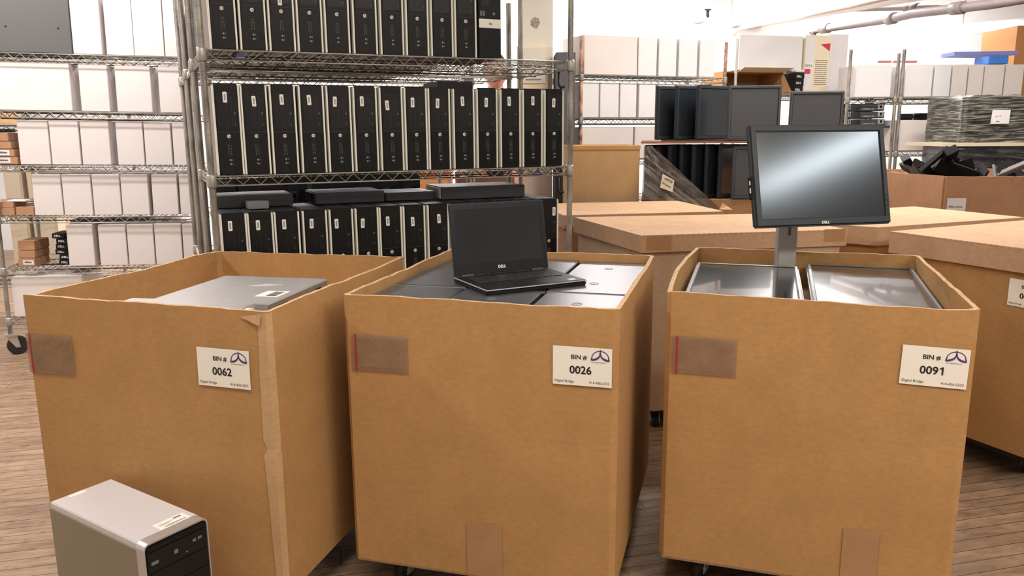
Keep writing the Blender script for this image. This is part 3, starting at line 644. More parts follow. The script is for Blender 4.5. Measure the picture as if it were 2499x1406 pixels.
# ------------------------------------------------------------------ the computer standing on the floor
TX, TY, TA = -.846, 1.650, .987
tw = thing('tower_computer', 'silver tower computer with a black front standing on the floor before bin 0062', 'computer', (TX, TY, 0), TA)
w, d, h = .169, .415, .409
MB().box(.003, w - .003, .028, d, .006, h - .003).build('case', SILVER2, tw, bevel=.002)
MB().box(-.0005, .003, .03, d, .006, h - .018).build('side_panel', mat('side_steel', (.27, .235, .17, 1), .45, .2), tw, bevel=.001)
# rounded silver hoop around the front
def rrect(w, h, r, n=6):
    P = [(0, 0)]
    for k in range(n + 1): a = math.pi - math.pi/2*k/n; P.append((r + r*math.cos(a), h - r + r*math.sin(a)))
    for k in range(n + 1): a = math.pi/2 - math.pi/2*k/n; P.append((w - r + r*math.cos(a), h - r + r*math.sin(a)))
    P.append((w, 0)); return P
outp = rrect(w, h, .016); inp = [(x*.962 + w*.019, max(0, z - .0045)) for x, z in rrect(w, h, .014)]
hb = MB(); n = len(outp); vs = [(x, .0, z) for x, z in outp] + [(x, .032, z) for x, z in outp] + [(x, .0, z) for x, z in inp] + [(x, .032, z) for x, z in inp]
hb.add(vs, [(i, i + 1, n + i + 1, n + i) for i in range(n - 1)] + [(2*n + i + 1, 2*n + i, 3*n + i, 3*n + i + 1) for i in range(n - 1)] + [(i + 1, i, 2*n + i, 2*n + i + 1) for i in range(n - 1)] + [(n + i, n + i + 1, 3*n + i + 1, 3*n + i) for i in range(n - 1)])
hb.build('silver_surround', SILVER, tw)
fb = MB(); fp = [(x*.955 + w*.0225, max(.004, z - .0055)) for x, z in rrect(w, h, .014)]; fb.plate(fp, .003, .026)
fo = fb.build('front_bezel', BLK, tw)
MB().plate([(.006, h - .022), (w - .006, h - .022), (w - .009, h - .011), (.009, h - .011)], -.0015, .004).build('top_lip', BLK, fo, bevel=.001)
MB().box(.008, w - .008, .0005, .004, h - .075, h - .026).build('disc_drive', BLK2, fo)
MB().box(.008, w - .008, .0005, .004, h - .122, h - .079).build('bay_cover', BLK2, fo)
MB().box(.008, w - .008, .0005, .004, .02, h - .126).build('lower_cover', BLK2, fo)
gm = mat('grey_mark2', (.16, .16, .16, 1), .4)
MB().box(.016, .034, -.0002, .001, h - .058, h - .050).box(.075, .085, -.0002, .001, h - .056, h - .046).box(.125, .134, -.0002, .001, h - .048, h - .041).box(.139, .150, -.0002, .001, h - .047, h - .041).box(.105, .110, -.0002, .001, h - .066, h - .063).build('disc_logos', gm, fo)
st = MB().box(.07, .15, .035, .075, h - .0029, h - .0022).build('licence_sticker', mat('sticker_paper', (.82, .82, .74, 1), .4), tw)
MB().box(.078, .105, .055, .0565, h - .0021, h - .0018).box(.078, .115, .060, .0612, h - .0021, h - .0018).box(.12, .14, .062, .068, h - .0021, h - .0018).build('faint_print', gm, st)
b = MB(); x = .085
while x < .14: b.box(x, x + .0009, .041, .047, h - .0021, h - .0018); x += random.choice((.0016, .0024))
b.build('barcode', INKG, st)
MB().box(.045, .088, d - .022, d - .006, h - .0029, h - .0022).build('white_sticker', mat('sticker_paper', (.82, .8, .7, 1), .5), tw, bevel=.0003)
for i in range(4): MB().tube([((.03, w - .03)[i % 2], (.06, d - .05)[i//2], 0), ((.03, w - .03)[i % 2], (.06, d - .05)[i//2], .007)], .012, 12).build('foot', RUBBER, tw)

# ------------------------------------------------------------------ computers in the left bin
t = thing('desktop_computer', 'silver desktop computer lying flat in bin 0062, rear ports facing right', 'computer', (-1.022, 2.182, .772), -.205)
w, d, h = .36, .385, .100
MB().box(0, w - .002, 0, d, 0, h).build('case', SILVER, t, bevel=.002)
io = MB().box(w - .0019, w + .0005, .004, d - .004, .004, h - .004).build('rear_plate', mat('rear_steel', (.36, .35, .34, 1), .4, .7), t)
v = MB()
for k in range(7): v.box(w + .0002, w + .0016, .02 + k*.014, .029 + k*.014, .045, .085)
v.build('vent_slots', BLK, io)
p = MB()
for k in range(3):
    for j in range(2): p.box(w + .0002, w + .0035, .135 + k*.017, .148 + k*.017, .052 + j*.016, .06 + j*.016)
p.box(w + .0002, w + .003, .20, .225, .05, .08); p.box(w + .0002, w + .003, .245, .265, .05, .062); p.box(w + .0002, w + .003, .30, .33, .055, .085); p.build('ports', BLK, io)
MB().box(w - .09, w - .02, .09, .17, h + .0002, h + .0009).build('licence_sticker', mat('sticker_paper', (.82, .82, .74, 1), .4), t)
b = MB(); y = .1
while y < .16: b.box(w - .06, w - .03, y, y + .0012, h + .001, h + .0013); y += random.choice((.0025, .004))
b.build('barcode', INKG, t)
sc = MB()
for k in range(4): sc.tube([(.17 + k*.012, .235 + .01*k, h + .0004), (.24 + k*.008, .24 + .009*k, h + .0004)], .0008, 4)
sc.build('scratch', SILVER2, t)
t = thing('desktop_computer', 'silver desktop computer set on edge at the front of bin 0062', 'computer', (-1.085, 2.062, .776), -.19)
MB().box(0, .372, 0, .105, 0, .105).build('case', SILVER, t, bevel=.002)
MB().box(.3715, .378, .004, .10, .006, .10).build('front_bezel', mat('taupe_plastic', (.36, .33, .28, 1), .4), t, bevel=.002)
MB().tube([(.38, .02, .09), (.38, .05, .097), (.38, .08, .09)], .004, 8).build('handle', STRIP, t)
# ------------------------------------------------------------------ closed laptops in the middle bin
def make_laptop():
    t = thing('closed_laptop', 'x', 'laptop'); w, d = .2345, .284
    MB().box(0, w, 0, d, 0, .014).build('base', BLK, t, bevel=.004)
    MB().box(.001, w - .001, .001, d - .001, .0145, .021).build('lid', LIDD, t, bevel=.0025)
    lg = MB(); pts = [(w/2 + .014*math.cos(a), d*.5 + .014*math.sin(a), .0215) for a in [2*math.pi*k/24 for k in range(25)]]; lg.tube(pts, .0007, 4)
    lg.box(w/2 - .001, w/2 + .001, d*.5 - .006, d*.5 + .006, .0212, .0218); lg.build('lid_logo', GREYP, t)
    MB().box(.0, w, -.0008, .0015, .013, .019).build('chrome_edge', SILVER, t, bevel=.0005)
    return t
lt0 = make_laptop(); first = True; B2 = (-.1004, 2.0042, -.27214)
row_n = ['front', 'middle', 'rear']; col_n = ['left', 'centre', 'right']
for i in range(3):
    for j in range(3):
        c = lt0 if first else copy_tree(lt0); first = False
        c.location = loc(*B2, -.3595 + i*.2415 + random.uniform(-.001, .002), .019 + j*.2885 + (.003 if i == 1 else 0), .848 + (.0025 if (i + j) % 2 else 0)); c.rotation_euler = (random.uniform(-.002, .002), 0, B2[2] + random.uniform(-.001, .001))
        c['label'] = 'closed laptop in bin 0026, %s column, %s row' % (col_n[i], row_n[j]); c['group'] = 'closed laptops in bin 0026'
        if i == 2 or (i == 1 and j == 2):
            for k in kids(c):
                if k.name.startswith('lid') and not k.name.startswith('lid_'): k.data = k.data.copy(); k.data.materials[0] = LID
        if i == 2:
            MB().box(.2350, .2365, .004, .280, .009, .0205).build('chrome_side', SILVER, c, bevel=.0005)
for i in range(3):
    for j in range(3):
        c = copy_tree(lt0); c.location = loc(*B2, -.3595 + i*.2415, .019 + j*.2885, .8245); c.rotation_euler = (0, 0, B2[2])
        c['label'] = 'closed laptop under the %s column, %s row of bin 0026' % (col_n[i], row_n[j]); c['group'] = 'lower layer of closed laptops'
# ------------------------------------------------------------------ the open laptop
LX, LY, LZ, LA = -.028, 2.479, .8715, .476
t = thing('open_laptop', 'open black laptop with blank screen resting on closed laptops in bin 0026', 'laptop', (LX, LY, LZ), LA)
w, D = .337, .231
MB().box(-w/2, w/2, -D, .008, 0, .014).build('base', BLK, t, bevel=.004, seg=3)
MB().box(-w/2 - .001, w/2 + .001, -D - .001, .0, .0135, .0165).build('silver_rim', SILVER, t, bevel=.0012)
MB().box(-w/2 + .003, w/2 - .003, -D + .003, -.002, .0166, .0178).build('palm_rest', BLK, t)
kb = MB()
for r_ in range(6):
    n = 15; kw = .285/n
    for k in range(n):
        if r_ == 5 and 4 <= k <= 8:
            if k == 4: kb.box(-.1425 + 4*kw + .001, -.1425 + 9*kw - .001, -.03 - r_*.0175 - .0155, -.03 - r_*.0175, .0176, .0200)
            continue
        kb.box(-.1425 + k*kw + .0012, -.1425 + (k + 1)*kw - .0012, -.03 - r_*.0175 - .0150, -.03 - r_*.0175, .0176, .0200)
kb.build('keyboard', mat('key_plastic', (.02, .02, .021, 1), .35), t, bevel=.0006, seg=1)
MB().box(-.055, .045, -.216, -.150, .0177, .0184).build('touchpad', BLK2, t, bevel=.0003)
MB().box(.118, .140, -.215, -.198, .0178, .0184).build('chip_sticker', WHITE2, t)
MB().tube([(.0, -.075, .0178), (.0, -.075, .0212)], .004, 10).build('pointing_stick', BLK2, t)
lidr = thing('x', None, None); bpy.data.objects.remove(lidr)
TL = .17                                    # lid leans back
def lidobj(mb, name, m, **k):
    o = mb.build(name, m, t, (0, .002, .018), (-TL, 0, 0), **k); return o
H = .226
lo = lidobj(MB().box(-w/2, w/2, -.001, .006, .0, H), 'screen_lid', BEZ, bevel=.0028, seg=3)
def sub(mb, name, m, par, **k): return mb.build(name, m, par, **k)
fr = MB(); o_, i_ = (-w/2 + .004, w/2 - .004, .004, H - .004), (-w/2 + .017, w/2 - .017, .036, H - .020)
for (a, b_, c_, d_) in ((o_[0], o_[1], o_[2], i_[2]), (o_[0], o_[1], i_[3], o_[3]), (o_[0], i_[0], i_[2], i_[3]), (i_[1], o_[1], i_[2], i_[3])): fr.box(a, b_, -.0022, 0, c_, d_)
sub(fr, 'screen_bezel', BLK2, lo)
sub(MB().box(i_[0], i_[1], -.0014, 0, i_[2], i_[3]), 'screen', SCREENG, lo)
sub(MB().tube([(0, -.0030, H - .011), (0, -.002, H - .011)], .0028, 14), 'webcam', BLK, lo)
text('DELL', .0125, STRIP, lo, (-.016, -.0026, .016), 'logo', .035)
for sx_ in (-1, 1): sub(MB().box(sx_*.125 - .021, sx_*.125 + .021, -.006, .008, -.008, .004), 'hinge', mat('hinge_grey', (.1, .1, .105, 1), .35, .5), lo, bevel=.0015)
# ------------------------------------------------------------------ monitors
def make_monitor(name, label, w, h, bez=BEZ, scr=SCREEN, d=.05, cat='monitor', tall=False, b=.018, logo=True, ports=False):
    """screen faces -y, origin at bottom centre of the face"""
    t = thing(name, label, cat)
    MB().box(-w/2, w/2, 0, .022, 0, h).build('bezel', bez, t, bevel=.005, seg=3)
    hs = MB(); hs.box(-w/2 + .03, w/2 - .03, .022, d, .03, h - .03); hs.build('back_housing', BLK, t, bevel=.008)
    bb = t.children[0] if t.children else kids(t)[0]
    fr = MB(); i0, i1, j0, j1 = -w/2 + b, w/2 - b, b*1.2, h - b
    for (a, b_, c_, d_) in ((-w/2 + .006, w/2 - .006, .006, j0), (-w/2 + .006, w/2 - .006, j1, h - .006), (-w/2 + .006, i0, j0, j1), (i1, w/2 - .006, j0, j1)): fr.box(a, b_, -.004, .001, c_, d_)
    fr.build('bezel_frame', bez, t)
    MB().box(i0, i1, -.0008, .001, j0, j1).build('screen', scr, t)
    br = MB(); e = .005  # black strips paint the shadow line inside the frame
    for (a, b_, c_, d_) in ((i0, i1, j0, j0 + e*.4), (i0, i1, j1 - e, j1), (i0, i0 + e*.6, j0, j1), (i1 - e, i1, j0, j1)): br.box(a, b_, -.0014, -.0006, c_, d_)
    br.build('shadow_border', BLK, t)
    if logo: text('DELL', .0125, STRIP, t, (-.014, -.0045, .0065), 'logo', .035)
    if ports:
        o = MB().box(-w/2 - .003, -w/2 + .004, .002, .026, h*.28, h*.50).build('side_ports', BLK, t, bevel=.002)
        MB().box(-w/2 - .0042, -w/2 - .002, .008, .014, h*.34, h*.39).box(-w/2 - .0042, -w/2 - .002, .008, .014, h*.42, h*.46).build('usb_port', STRIP, o)
        g = MB()
        for k in range(5): g.tube([(w/2 - .012, -.0052, .03 + k*.016), (w/2 - .012, -.004, .03 + k*.016)], .0028, 8)
        g.build('buttons', BLK2, t)
    return t
MX, MY, MZ, MA, MT = 1.032, 2.584, 1.02, .225, .241
mo = make_monitor('monitor', 'large black widescreen monitor standing tall on its grey stand in bin 0091', .503, .337, ports=True, b=.021)
mo.location = (MX, MY, MZ); mo.rotation_euler = (0, 0, MA)
for c in kids(mo): c.rotation_euler = (-MT, 0, 0) if not c.name.startswith('logo') else c.rotation_euler
for c in kids(mo):
    p = Matrix.Rotation(-MT, 4, 'X'); c.location = p @ Vector(c.location); c.rotation_euler = (-MT, 0, 0)
# stand column, its pivot and foot: parts of the monitor
pcol = atY(1940, 600, 2.72); inv = Matrix.Rotation(-MA, 4, 'Z'); lp = inv @ (Vector((pcol.x, 2.72, 0)) - Vector((MX, MY, 0)))
sc_ = MB(); sc_.box(-.036, .036, 0, .03, .776 - MZ, .30)
stc = sc_.build('stand_column', mat('stand_grey', (.44, .43, .41, 1), .45, .1), mo, (lp.x + .012, lp.y + .062, 0), (0, 0, -.05), bevel=.004)
MB().box(-.004, .010, -.0012, .002, -.06, -.012).build('cable_slot', mat('slot_rim', (.13, .11, .08, 1), .5), stc, bevel=.003)
MB().box(-.05, .05, -.06, .0, .12, .20).build('pivot', BLK, stc, bevel=.004)
MB().box(-.05, .05, -.004, .034, .774 - MZ, .786 - MZ).build('stand_foot', GREYP, stc)
# two monitors lying face up
B3 = (.7821, 1.9877, -.315)
def lying(u, v, label, w_, l_, bez, dz=0, rz=0, tx=.045):
    m_ = make_monitor('monitor', label, w_, l_, bez, mat('semi_gloss_screen', (.026, .032, .038, 1), .13, spec=1.0, coat=.7), logo=False, b=.014, d=.045)
    m_.location = loc(*B3, u, v, .823 + dz); m_.rotation_euler = (-math.pi/2 + tx, 0, B3[2] + rz); return m_
lying(-.185, .17, 'silver framed monitor lying face up in the left half of bin 0091', .352, .618, BEZS, .003, .01)
lying(.185, .225, 'monitor lying face up in the right half of bin 0091, beside the silver one', .352, .645, mat('grey_bezel', (.22, .24, .25, 1), .36, .3), 0, -.005)
for k_, (u, lab) in enumerate(((-.185, 'left'), (.185, 'right'))): pass

# ------------------------------------------------------------------ pallet of monitors
PX, PY, PA = .835, 5.08, R(-10)
def pp(u, v, z): return Vector((PX + u*math.cos(PA) - v*math.sin(PA), PY + u*math.sin(PA) + v*math.cos(PA), z))
t = thing('pallet', 'wooden pallet carrying the stacked monitors behind the lidded bins', 'pallet', pp(0, 0, 0), PA)
for k in range(6): MB().box(0, 1.19, k*.1, k*.1 + .07, .115, .135).build('deck_board', BROWN, t)
for k in range(3): MB().box(.0 + k*.55, .09 + k*.55, 0, .57, 0, .114).build('runner', BROWN, t)
o = MB().box(.0, 1.19, .0, .57, .137, .90).build('carton_block', KRAFT_IN, None, pp(0, 0, 0), (0, 0, PA)); tag(o, 'large cardboard block on the pallet under the two tiers of monitors', 'carton')
ms = make_monitor('monitor', 'x', .34, .335, logo=False, d=.036); proto = [ms]
def stack_mon(px, py, v, turn, z, label, group):
    c = ms if proto[0] is not None else copy_tree(ms); proto[0] = None
    u = pl(px, py, pp(0, v, 0).x, pp(0, v, 0).y, PA)[0]; a = PA + R(turn)
    p = pp(u, v, z); c.location = (p.x + .17*math.cos(a), p.y + .17*math.sin(a), z); c.rotation_euler = (0, 0, a); c['label'] = label; c['group'] = group; return c
LOW = .905; SH = LOW + .345
for i, x in enumerate([1577, 1605, 1633, 1662, 1692, 1724, 1757]):
    stack_mon(x, 420, .03 + .01*(i % 2), 48, LOW, '%s black monitor from the left in the lower pallet tier' % ORD[i], 'lower tier of monitors')
o = MB().box(-.01, 1.17, -.02, .55, SH, SH + .012).build('cardboard_sheet', BROWN, None, pp(0, 0, 0), (0, 0, PA)); tag(o, 'brown cardboard sheet between the two tiers of stacked monitors', 'sheet')
o = MB().box(.12, 1.15, .0, .5, SH + .013, SH + .02).build('cardboard_sheet', mat('dark_brown_board', (.06, .03, .02, 1), .8), None, pp(0, 0, 0), (0, 0, PA)); tag(o, 'dark brown card sheet lying on the lighter sheet under the upper monitors', 'sheet')
for i, x in enumerate((1603, 1650, 1702)):
    stack_mon(x, 280, .05, 42, SH + .022, '%s narrow black monitor from the left in the upper pallet tier' % ORD[i], 'upper tier of monitors')
grs = mat('grey_matte_screen', (.055, .06, .066, 1), .45); bzg = mat('blue_grey_bezel', (.05, .058, .068, 1), .4)
for i, (x0, x1, yt, v, tn) in enumerate(((1776, 1907, 208, .0, 6), (1926, 2060, 222, .02, 3))):
    q0 = pp(0, v, 0); u0, u1 = pl(x0, 270, q0.x, q0.y, PA)[0], pl(x1, 270, q0.x, q0.y, PA)[0]; zt = pl((x0 + x1)/2, yt, q0.x, q0.y, PA)[1]
    c = make_monitor('monitor', ('larger grey monitor, left of the two facing front in the upper tier', 'grey monitor facing front at the right end of the upper tier')[i], u1 - u0, zt - SH - .022, bzg, grs, logo=False, b=.016, d=.045)
    c.location = pp((u0 + u1)/2, v, SH + .022); c.rotation_euler = (0, 0, PA + R(tn)); c['group'] = 'upper tier of monitors'
c = make_monitor('monitor', 'grey monitor facing front at the lower tier, left of the big monitor', .36, .325, bzg, grs, logo=False, b=.016, d=.045)
q0 = pp(0, .0, 0); c.location = pp(pl(1782, 430, q0.x, q0.y, PA)[0] + .19, .0, LOW); c.rotation_euler = (0, 0, PA + R(2)); c['group'] = 'lower tier of monitors'
for i, (x0, x1, m_) in enumerate(((1664, 1684, WHITE2), (1707, 1725, WHITE2), (1745, 1790, WHITE2))):
    a, b_ = atY(x0, 348, 5.34), atY(x1, 348, 5.34)
    o = MB().box(a.x, b_.x, 5.33, 5.36, SH + .021, SH + .047).build('white_block', m_); tag(o, '%s small white block from the left under the upper tier of monitors' % ORD[i], 'block', 'white blocks on the sheet')
# stretch film over the left end of the lower tier
def film_mat(name, base, streak, lo=.25, hi=.8, sc=(3, 3, 26), rot=(0, 0, 0)):
    m = bpy.data.materials.new(name); m.use_nodes = True; nt = m.node_tree; n = nt.nodes; b = n['Principled BSDF']; L = nt.links.new
    tc = n.new('ShaderNodeTexCoord'); mp = n.new('ShaderNodeMapping'); mp.vector_type = 'TEXTURE'; mp.inputs['Scale'].default_value = [1/q_ for q_ in sc]; mp.inputs['Rotation'].default_value = rot; L(tc.outputs['Object'], mp.inputs[0])
    t = n.new('ShaderNodeTexNoise'); t.inputs['Scale'].default_value = 2.2; t.inputs['Detail'].default_value = 6; t.inputs['Roughness'].default_value = .6; t.inputs['Distortion'].default_value = .4; L(mp.outputs[0], t.inputs['Vector'])
    r = n.new('ShaderNodeValToRGB'); e = r.color_ramp.elements; e[0].position = .45; e[0].color = base; e[1].position = .68; e[1].color = streak; L(t.outputs['Fac'], r.inputs[0]); L(r.outputs[0], b.inputs['Base Color'])
    mr = n.new('ShaderNodeMapRange'); mr.inputs['From Min'].default_value = .42; mr.inputs['From Max'].default_value = .68; mr.inputs['To Min'].default_value = lo; mr.inputs['To Max'].default_value = hi; L(t.outputs['Fac'], mr.inputs['Value']); L(mr.outputs[0], b.inputs['Alpha'])
    b.inputs['Roughness'].default_value = .2
    bp = n.new('ShaderNodeBump'); bp.inputs['Strength'].default_value = .9; bp.inputs['Distance'].default_value = .01; L(t.outputs['Fac'], bp.inputs['Height']); L(bp.outputs[0], b.inputs['Normal'])
    return m
FILM = film_mat('stretch_film', (.05, .038, .03, 1), (.17, .15, .13, 1), .70, .92, (.8, .8, 26), (0, R(37), 0))
def sheet(name, corners, m, n=10, wob=.006, seed=1, parent=None):   # bilinear patch TL, TR, BR, BL
    rnd = random.Random(seed); TL_, TR_, BR_, BL_ = [Vector(c) for c in corners]; vs = []
    for j in range(n + 1):
        for i in range(n + 1):
            a = TL_.lerp(TR_, i/n); b_ = BL_.lerp(BR_, i/n); p = a.lerp(b_, j/n); p.y += rnd.uniform(-wob, wob)*(0 < j < n); vs.append(p)
    return MB().add(vs, [(j*(n + 1) + i, j*(n + 1) + i + 1, (j + 1)*(n + 1) + i + 1, (j + 1)*(n + 1) + i) for j in range(n) for i in range(n)], True).build(name, m, parent)
Yf = 5.0
fcor = [atY(1572, 357, Yf + .05), atY(1592, 356, Yf + .05), atY(1760, 512, Yf - .05), atY(1566, 486, Yf)]
o = sheet('stretch_film', fcor, FILM, 14, .006, 4); tag(o, 'clear stretch film pulled diagonally over the left monitors of the lower tier', 'plastic film')
a, b_, c_, d_ = atY(1617, 424, Yf - .02), atY(1646, 440, Yf - .02), atY(1641, 469, Yf - .02), atY(1611, 458, Yf - .02)
pl_ = sheet('paper_note', [a, b_, c_, d_], mat('note_paper', (.62, .55, .45, 1), .7), 6, .002, 3); tag(pl_, 'cream paper note reading 1907 stuck on the stretch film', 'note')
an = -math.atan2(a.z - b_.z, b_.x - a.x)
text('1907/8', .021, INK, pl_, a.lerp(d_, .42) + Vector((.012, -.004, .002)), 'lettering', .02, rot=(0, -an, 0))
text('DS scanned', .0125, INK, pl_, a.lerp(d_, .70) + Vector((.008, -.004, 0)), 'lettering', .04, rot=(0, -an, 0))
o = MB().add([atY(1755, 511, 4.28), atY(1764, 495, 4.3), atY(1775, 503, 4.3), atY(1788, 512, 4.28), atY(1755, 512, 4.3), atY(1764, 496, 4.32), atY(1775, 504, 4.32), atY(1788, 513, 4.3)], [(0, 1, 2, 3), (7, 6, 5, 4), (0, 4, 5, 1), (1, 5, 6, 2), (2, 6, 7, 3), (3, 7, 4, 0)]).build('card_flap', KRAFT_L); tag(o, 'small torn cardboard flap standing on the lid before the wrapped monitors', 'flap')

# ------------------------------------------------------------------ left rack with white cartons
LX0, LY0, LYA, LTILT = -3.085, 4.70, R(11), .02
def lr(u, v, z): return Vector((LX0 + u*math.cos(LYA) - v*math.sin(LYA), LY0 + u*math.sin(LYA) + v*math.cos(LYA), z - LTILT*u))
LS = [.227, .537, .850, 1.155, 1.472, 1.801]
t = rack('wire_rack', 'chrome wire rack on casters at the left, full of white cartons', LX0, LY0, LYA, 1.15, .60, LS, 2.4, casters=True, deck=.03, rings=True)
t.rotation_euler = Euler((0, LTILT, LYA)) 
def lbox(name, x0, x1, py, v, zi, h, d, label, cat, group, m=WHITE, dv=0, flaps=True, parts=None, inset=.0):
    z = LS[zi] + .0065; q0 = lr(0, v, 0)
    u0 = pl(x0, py, q0.x, q0.y, LYA)[0]; u1 = pl(x1, py, q0.x, q0.y, LYA)[0]
    w = u1 - u0 - .003
    t = thing(name, label, cat, lr(u0 + .0015, v, z), 0, group); t.rotation_euler = Euler((0, LTILT, LYA))
    MB().box(0, w, 0, d, 0, h).build('box_body', m, t, bevel=.0025)
    if flaps:
        MB().box(.002, w - .002, .002, d - .002, h + .0002, h + .0022).build('top_flap', m, t)
    return t
def row(name, xs, py, v, zi, h, d, where, group, m=WHITE, cat='carton', vj=.01):
    n = len(xs)
    for i, (a, b_) in enumerate(xs):
        lab = '%s %s from the left %s' % (ORD[i], {'carton': 'white carton'}[cat], where)
        lbox(name, a, b_, py, v + random.uniform(0, vj), zi, h + random.uniform(-.002, .002), d, lab, cat, group, m)
row('white_carton', [(172, 244), (254, 322), (322, 396), (397, 450)], 70, .022, 5, .335, .28, 'on the top shelf of the left rack', 'white cartons on the top left shelf')
t = lbox('dark_panel_case', -70, 171, 70, .022, 5, .37, .3, 'large dark grey case with two screw holes on the top left shelf', 'case', None, mat('graphite_steel', (.10, .095, .09, 1), .45, .1), flaps=False)
q0 = lr(0, .0, 0)
for x, y in ((12, 66), (141, 71)):
    u, z = pl(x, y, q0.x, q0.y, LYA); u0 = pl(-70, 70, q0.x, q0.y, LYA)[0]; MB().tube([(u - u0, -.0012, z - LS[5] + .02*u), (u - u0, .0005, z - LS[5] + .02*u)], .006, 10).build('screw_hole', BLK, t)
row('white_carton', [(-55, 172), (193, 264), (281, 368), (386, 452)], 215, .022, 4, .270, .3, 'on the second shelf from top, left rack', 'white cartons on the second shelf')
row('white_carton', [(43, 119), (121, 193), (196, 267), (283, 349), (351, 417), (420, 472)], 346, .022, 3, .258, .28, 'on the third shelf from top, left rack', 'white cartons on the third shelf')
row('white_carton', [(79, 150), (152, 223), (225, 293), (295, 362), (370, 433), (437, 486)], 475, .022, 2, .246, .28, 'on the fourth shelf from top, left rack', 'white cartons on the fourth shelf')
row('white_carton', [(164, 229), (241, 309), (311, 376), (378, 444), (446, 494)], 605, .022, 1, .252, .28, 'on the fifth shelf from top, left rack', 'white cartons on the fifth shelf')
row('white_carton', [(95, 160), (170, 232), (238, 300), (306, 366), (376, 436)], 470, .325, 2, .247, .25, 'in the back row of the fourth shelf, left rack', 'white cartons, back row of the fourth shelf')
row('white_carton', [(175, 236), (246, 306), (312, 372), (380, 438)], 600, .325, 1, .252, .25, 'in the back row of the fifth shelf, left rack', 'white cartons, back row of the fifth shelf')
lbox('white_carton', 31, 205, 740, .022, 0, .245, .4, 'big white carton alone on the bottom shelf of the left rack', 'carton', None)
# small brown boxes at the left end
def note(t, x0, x1, z0, z1, s=None, y=-.001, sz=.014, m=WHITE2, tm=INKG):
    o = MB().plate([(x0, z0), (x1, z0), (x1, z1), (x0, z1)], y - .0006, y).build('sticker', m, t)
    MB().box(x0 + .008, x1 - .012, y - .0009, y - .0005, z0 + .010, z0 + .019).box(x0 + .012, x1 - .03, y - .0009, y - .0005, z1 - .008, z1 - .006).build('faint_print', tm, o)
    if s: text(s, sz, tm, o, (x0 + .004, y - .0009, z0 + (z1 - z0)*.35), 'lettering', .02)
    return o
z = 0; 
for i, (h, lab) in enumerate(((.045, 'bottom'), (.045, 'second'), (.045, 'third'), (.05, 'topmost'))):
    t = thing('brown_box', 'flat brown box, %s of the stack at the left end of the third shelf' % lab, 'box', lr(.016, .03, LS[3] + .0075 + z), 0, 'stack of flat brown boxes'); t.rotation_euler = (0, LTILT, LYA)
    MB().box(0, .138 - .012*i, 0, .2, 0, h - .002).build('box_body', KRAFT_P, t, bevel=.002)
    if i < 2: note(t, .02, .10, .008, .038, None)
    z += h
o = MB().box(0, .13, 0, .15, 0, .02).build('black_cloth', RUBBER, None, lr(-.02, .05, LS[3] + .009 + z), (0, LTILT, LYA), bevel=.008); tag(o, 'black bundle on top of the flat brown boxes at the left edge', 'bundle')
for i, (u, w_, v, h, zz, lab) in enumerate(((-.02, .125, .02, .045, 0, 'flat brown box under another at the left end of the fourth shelf'), (.108, .10, .03, .05, 0, 'small brown box beside the first white carton on the fourth shelf'), (-.01, .11, .03, .035, .046, 'thin brown box lying on another at the left end, fourth shelf'))):
    t = thing('brown_box', lab, 'box', lr(u, v, LS[2] + .0075 + zz), 0); t.rotation_euler = (0, LTILT, LYA)
    MB().box(0, w_, 0, .2, 0, h).build('box_body', KRAFT_P, t, bevel=.002); MB().box(w_*.4, w_*.55, .0, .2, h + .0003, h + .001).build('tape', TAPE, t)
o = MB().box(0, .10, 0, .12, 0, .006).build('white_card', WHITE2, None, lr(.065, .04, LS[2] + .0905), (0, LTILT, LYA)); tag(o, 'white card lying across the brown boxes on the fourth shelf', 'card')
z = 0
for i, (h, lab) in enumerate(((.052, 'bottom box with a white label'), (.045, 'middle box'), (.06, 'topmost box'))):
    t = thing('small_carton', 'small brown carton on the fifth shelf, %s of its stack' % lab, 'box', lr(.085, .03 + .012*i, LS[1] + .0075 + z), 0, 'stack of small brown cartons'); t.rotation_euler = Euler((0, LTILT, LYA - .12))
    MB().box(0, .098, 0, .18, 0, h - .002).build('box_body', KRAFT_P, t, bevel=.002)
    if i == 0: note(t, .03, .092, .012, .04, None, sz=.012)
    z += h
z = 0
for i in range(6):
    t = thing('black_box', 'flat black box, %s of its stack on the fifth shelf' % ('bottom', 'second from bottom', 'third from bottom', 'fourth from bottom', 'fifth from bottom', 'topmost')[i], 'box', lr(.300 + .010*math.sin(i*2.1) - .003*i, .07, LS[1] + .0075 + z), 0, 'stack of flat black boxes'); t.rotation_euler = Euler((0, LTILT, LYA - .05))
    MB().box(0, .07, 0, .16, 0, .0315).build('box_body', BLK, t, bevel=.002)
    text('DELL', .017, WHITE2, t, (.012, -.001, .011), 'lettering', .02); z += .033
# rack behind the left rack with beige cases
t = rack('wire_rack', 'brownish wire rack behind the left rack, seen past its left end', -4.0, 5.45, R(11), 1.2, .5, [.3, .85, 1.40, 1.9], 2.3, postm=RUST, deck=.06)
def bh(px0, px1, py, z0, z1, lab, m, Y=5.62):
    a, b_ = atY(px0, py, Y), atY(px1, py, Y)
    t = thing('tall_case', lab, 'case', (a.x, Y, z0), 0, 'beige cases behind the left rack'); MB().box(0, b_.x - a.x, 0, .3, 0, z1 - z0).build('case_body', m, t, bevel=.006); MB().box(.01, b_.x - a.x - .01, -.004, .001, .02, z1 - z0 - .02).build('front_panel', m, t, bevel=.002); return t
bh(12, 56, 470, .862, 1.352, 'leftmost upright beige case behind the left rack, upper level', BEIGE, 5.70)
bh(68, 140, 470, .862, 1.35, 'second upright beige case behind the left rack, upper level', BEIGE, 5.70)
bh(30, 77, 600, .312, .80, 'leftmost upright beige case behind the left rack, lower level', BEIGE, 5.70)
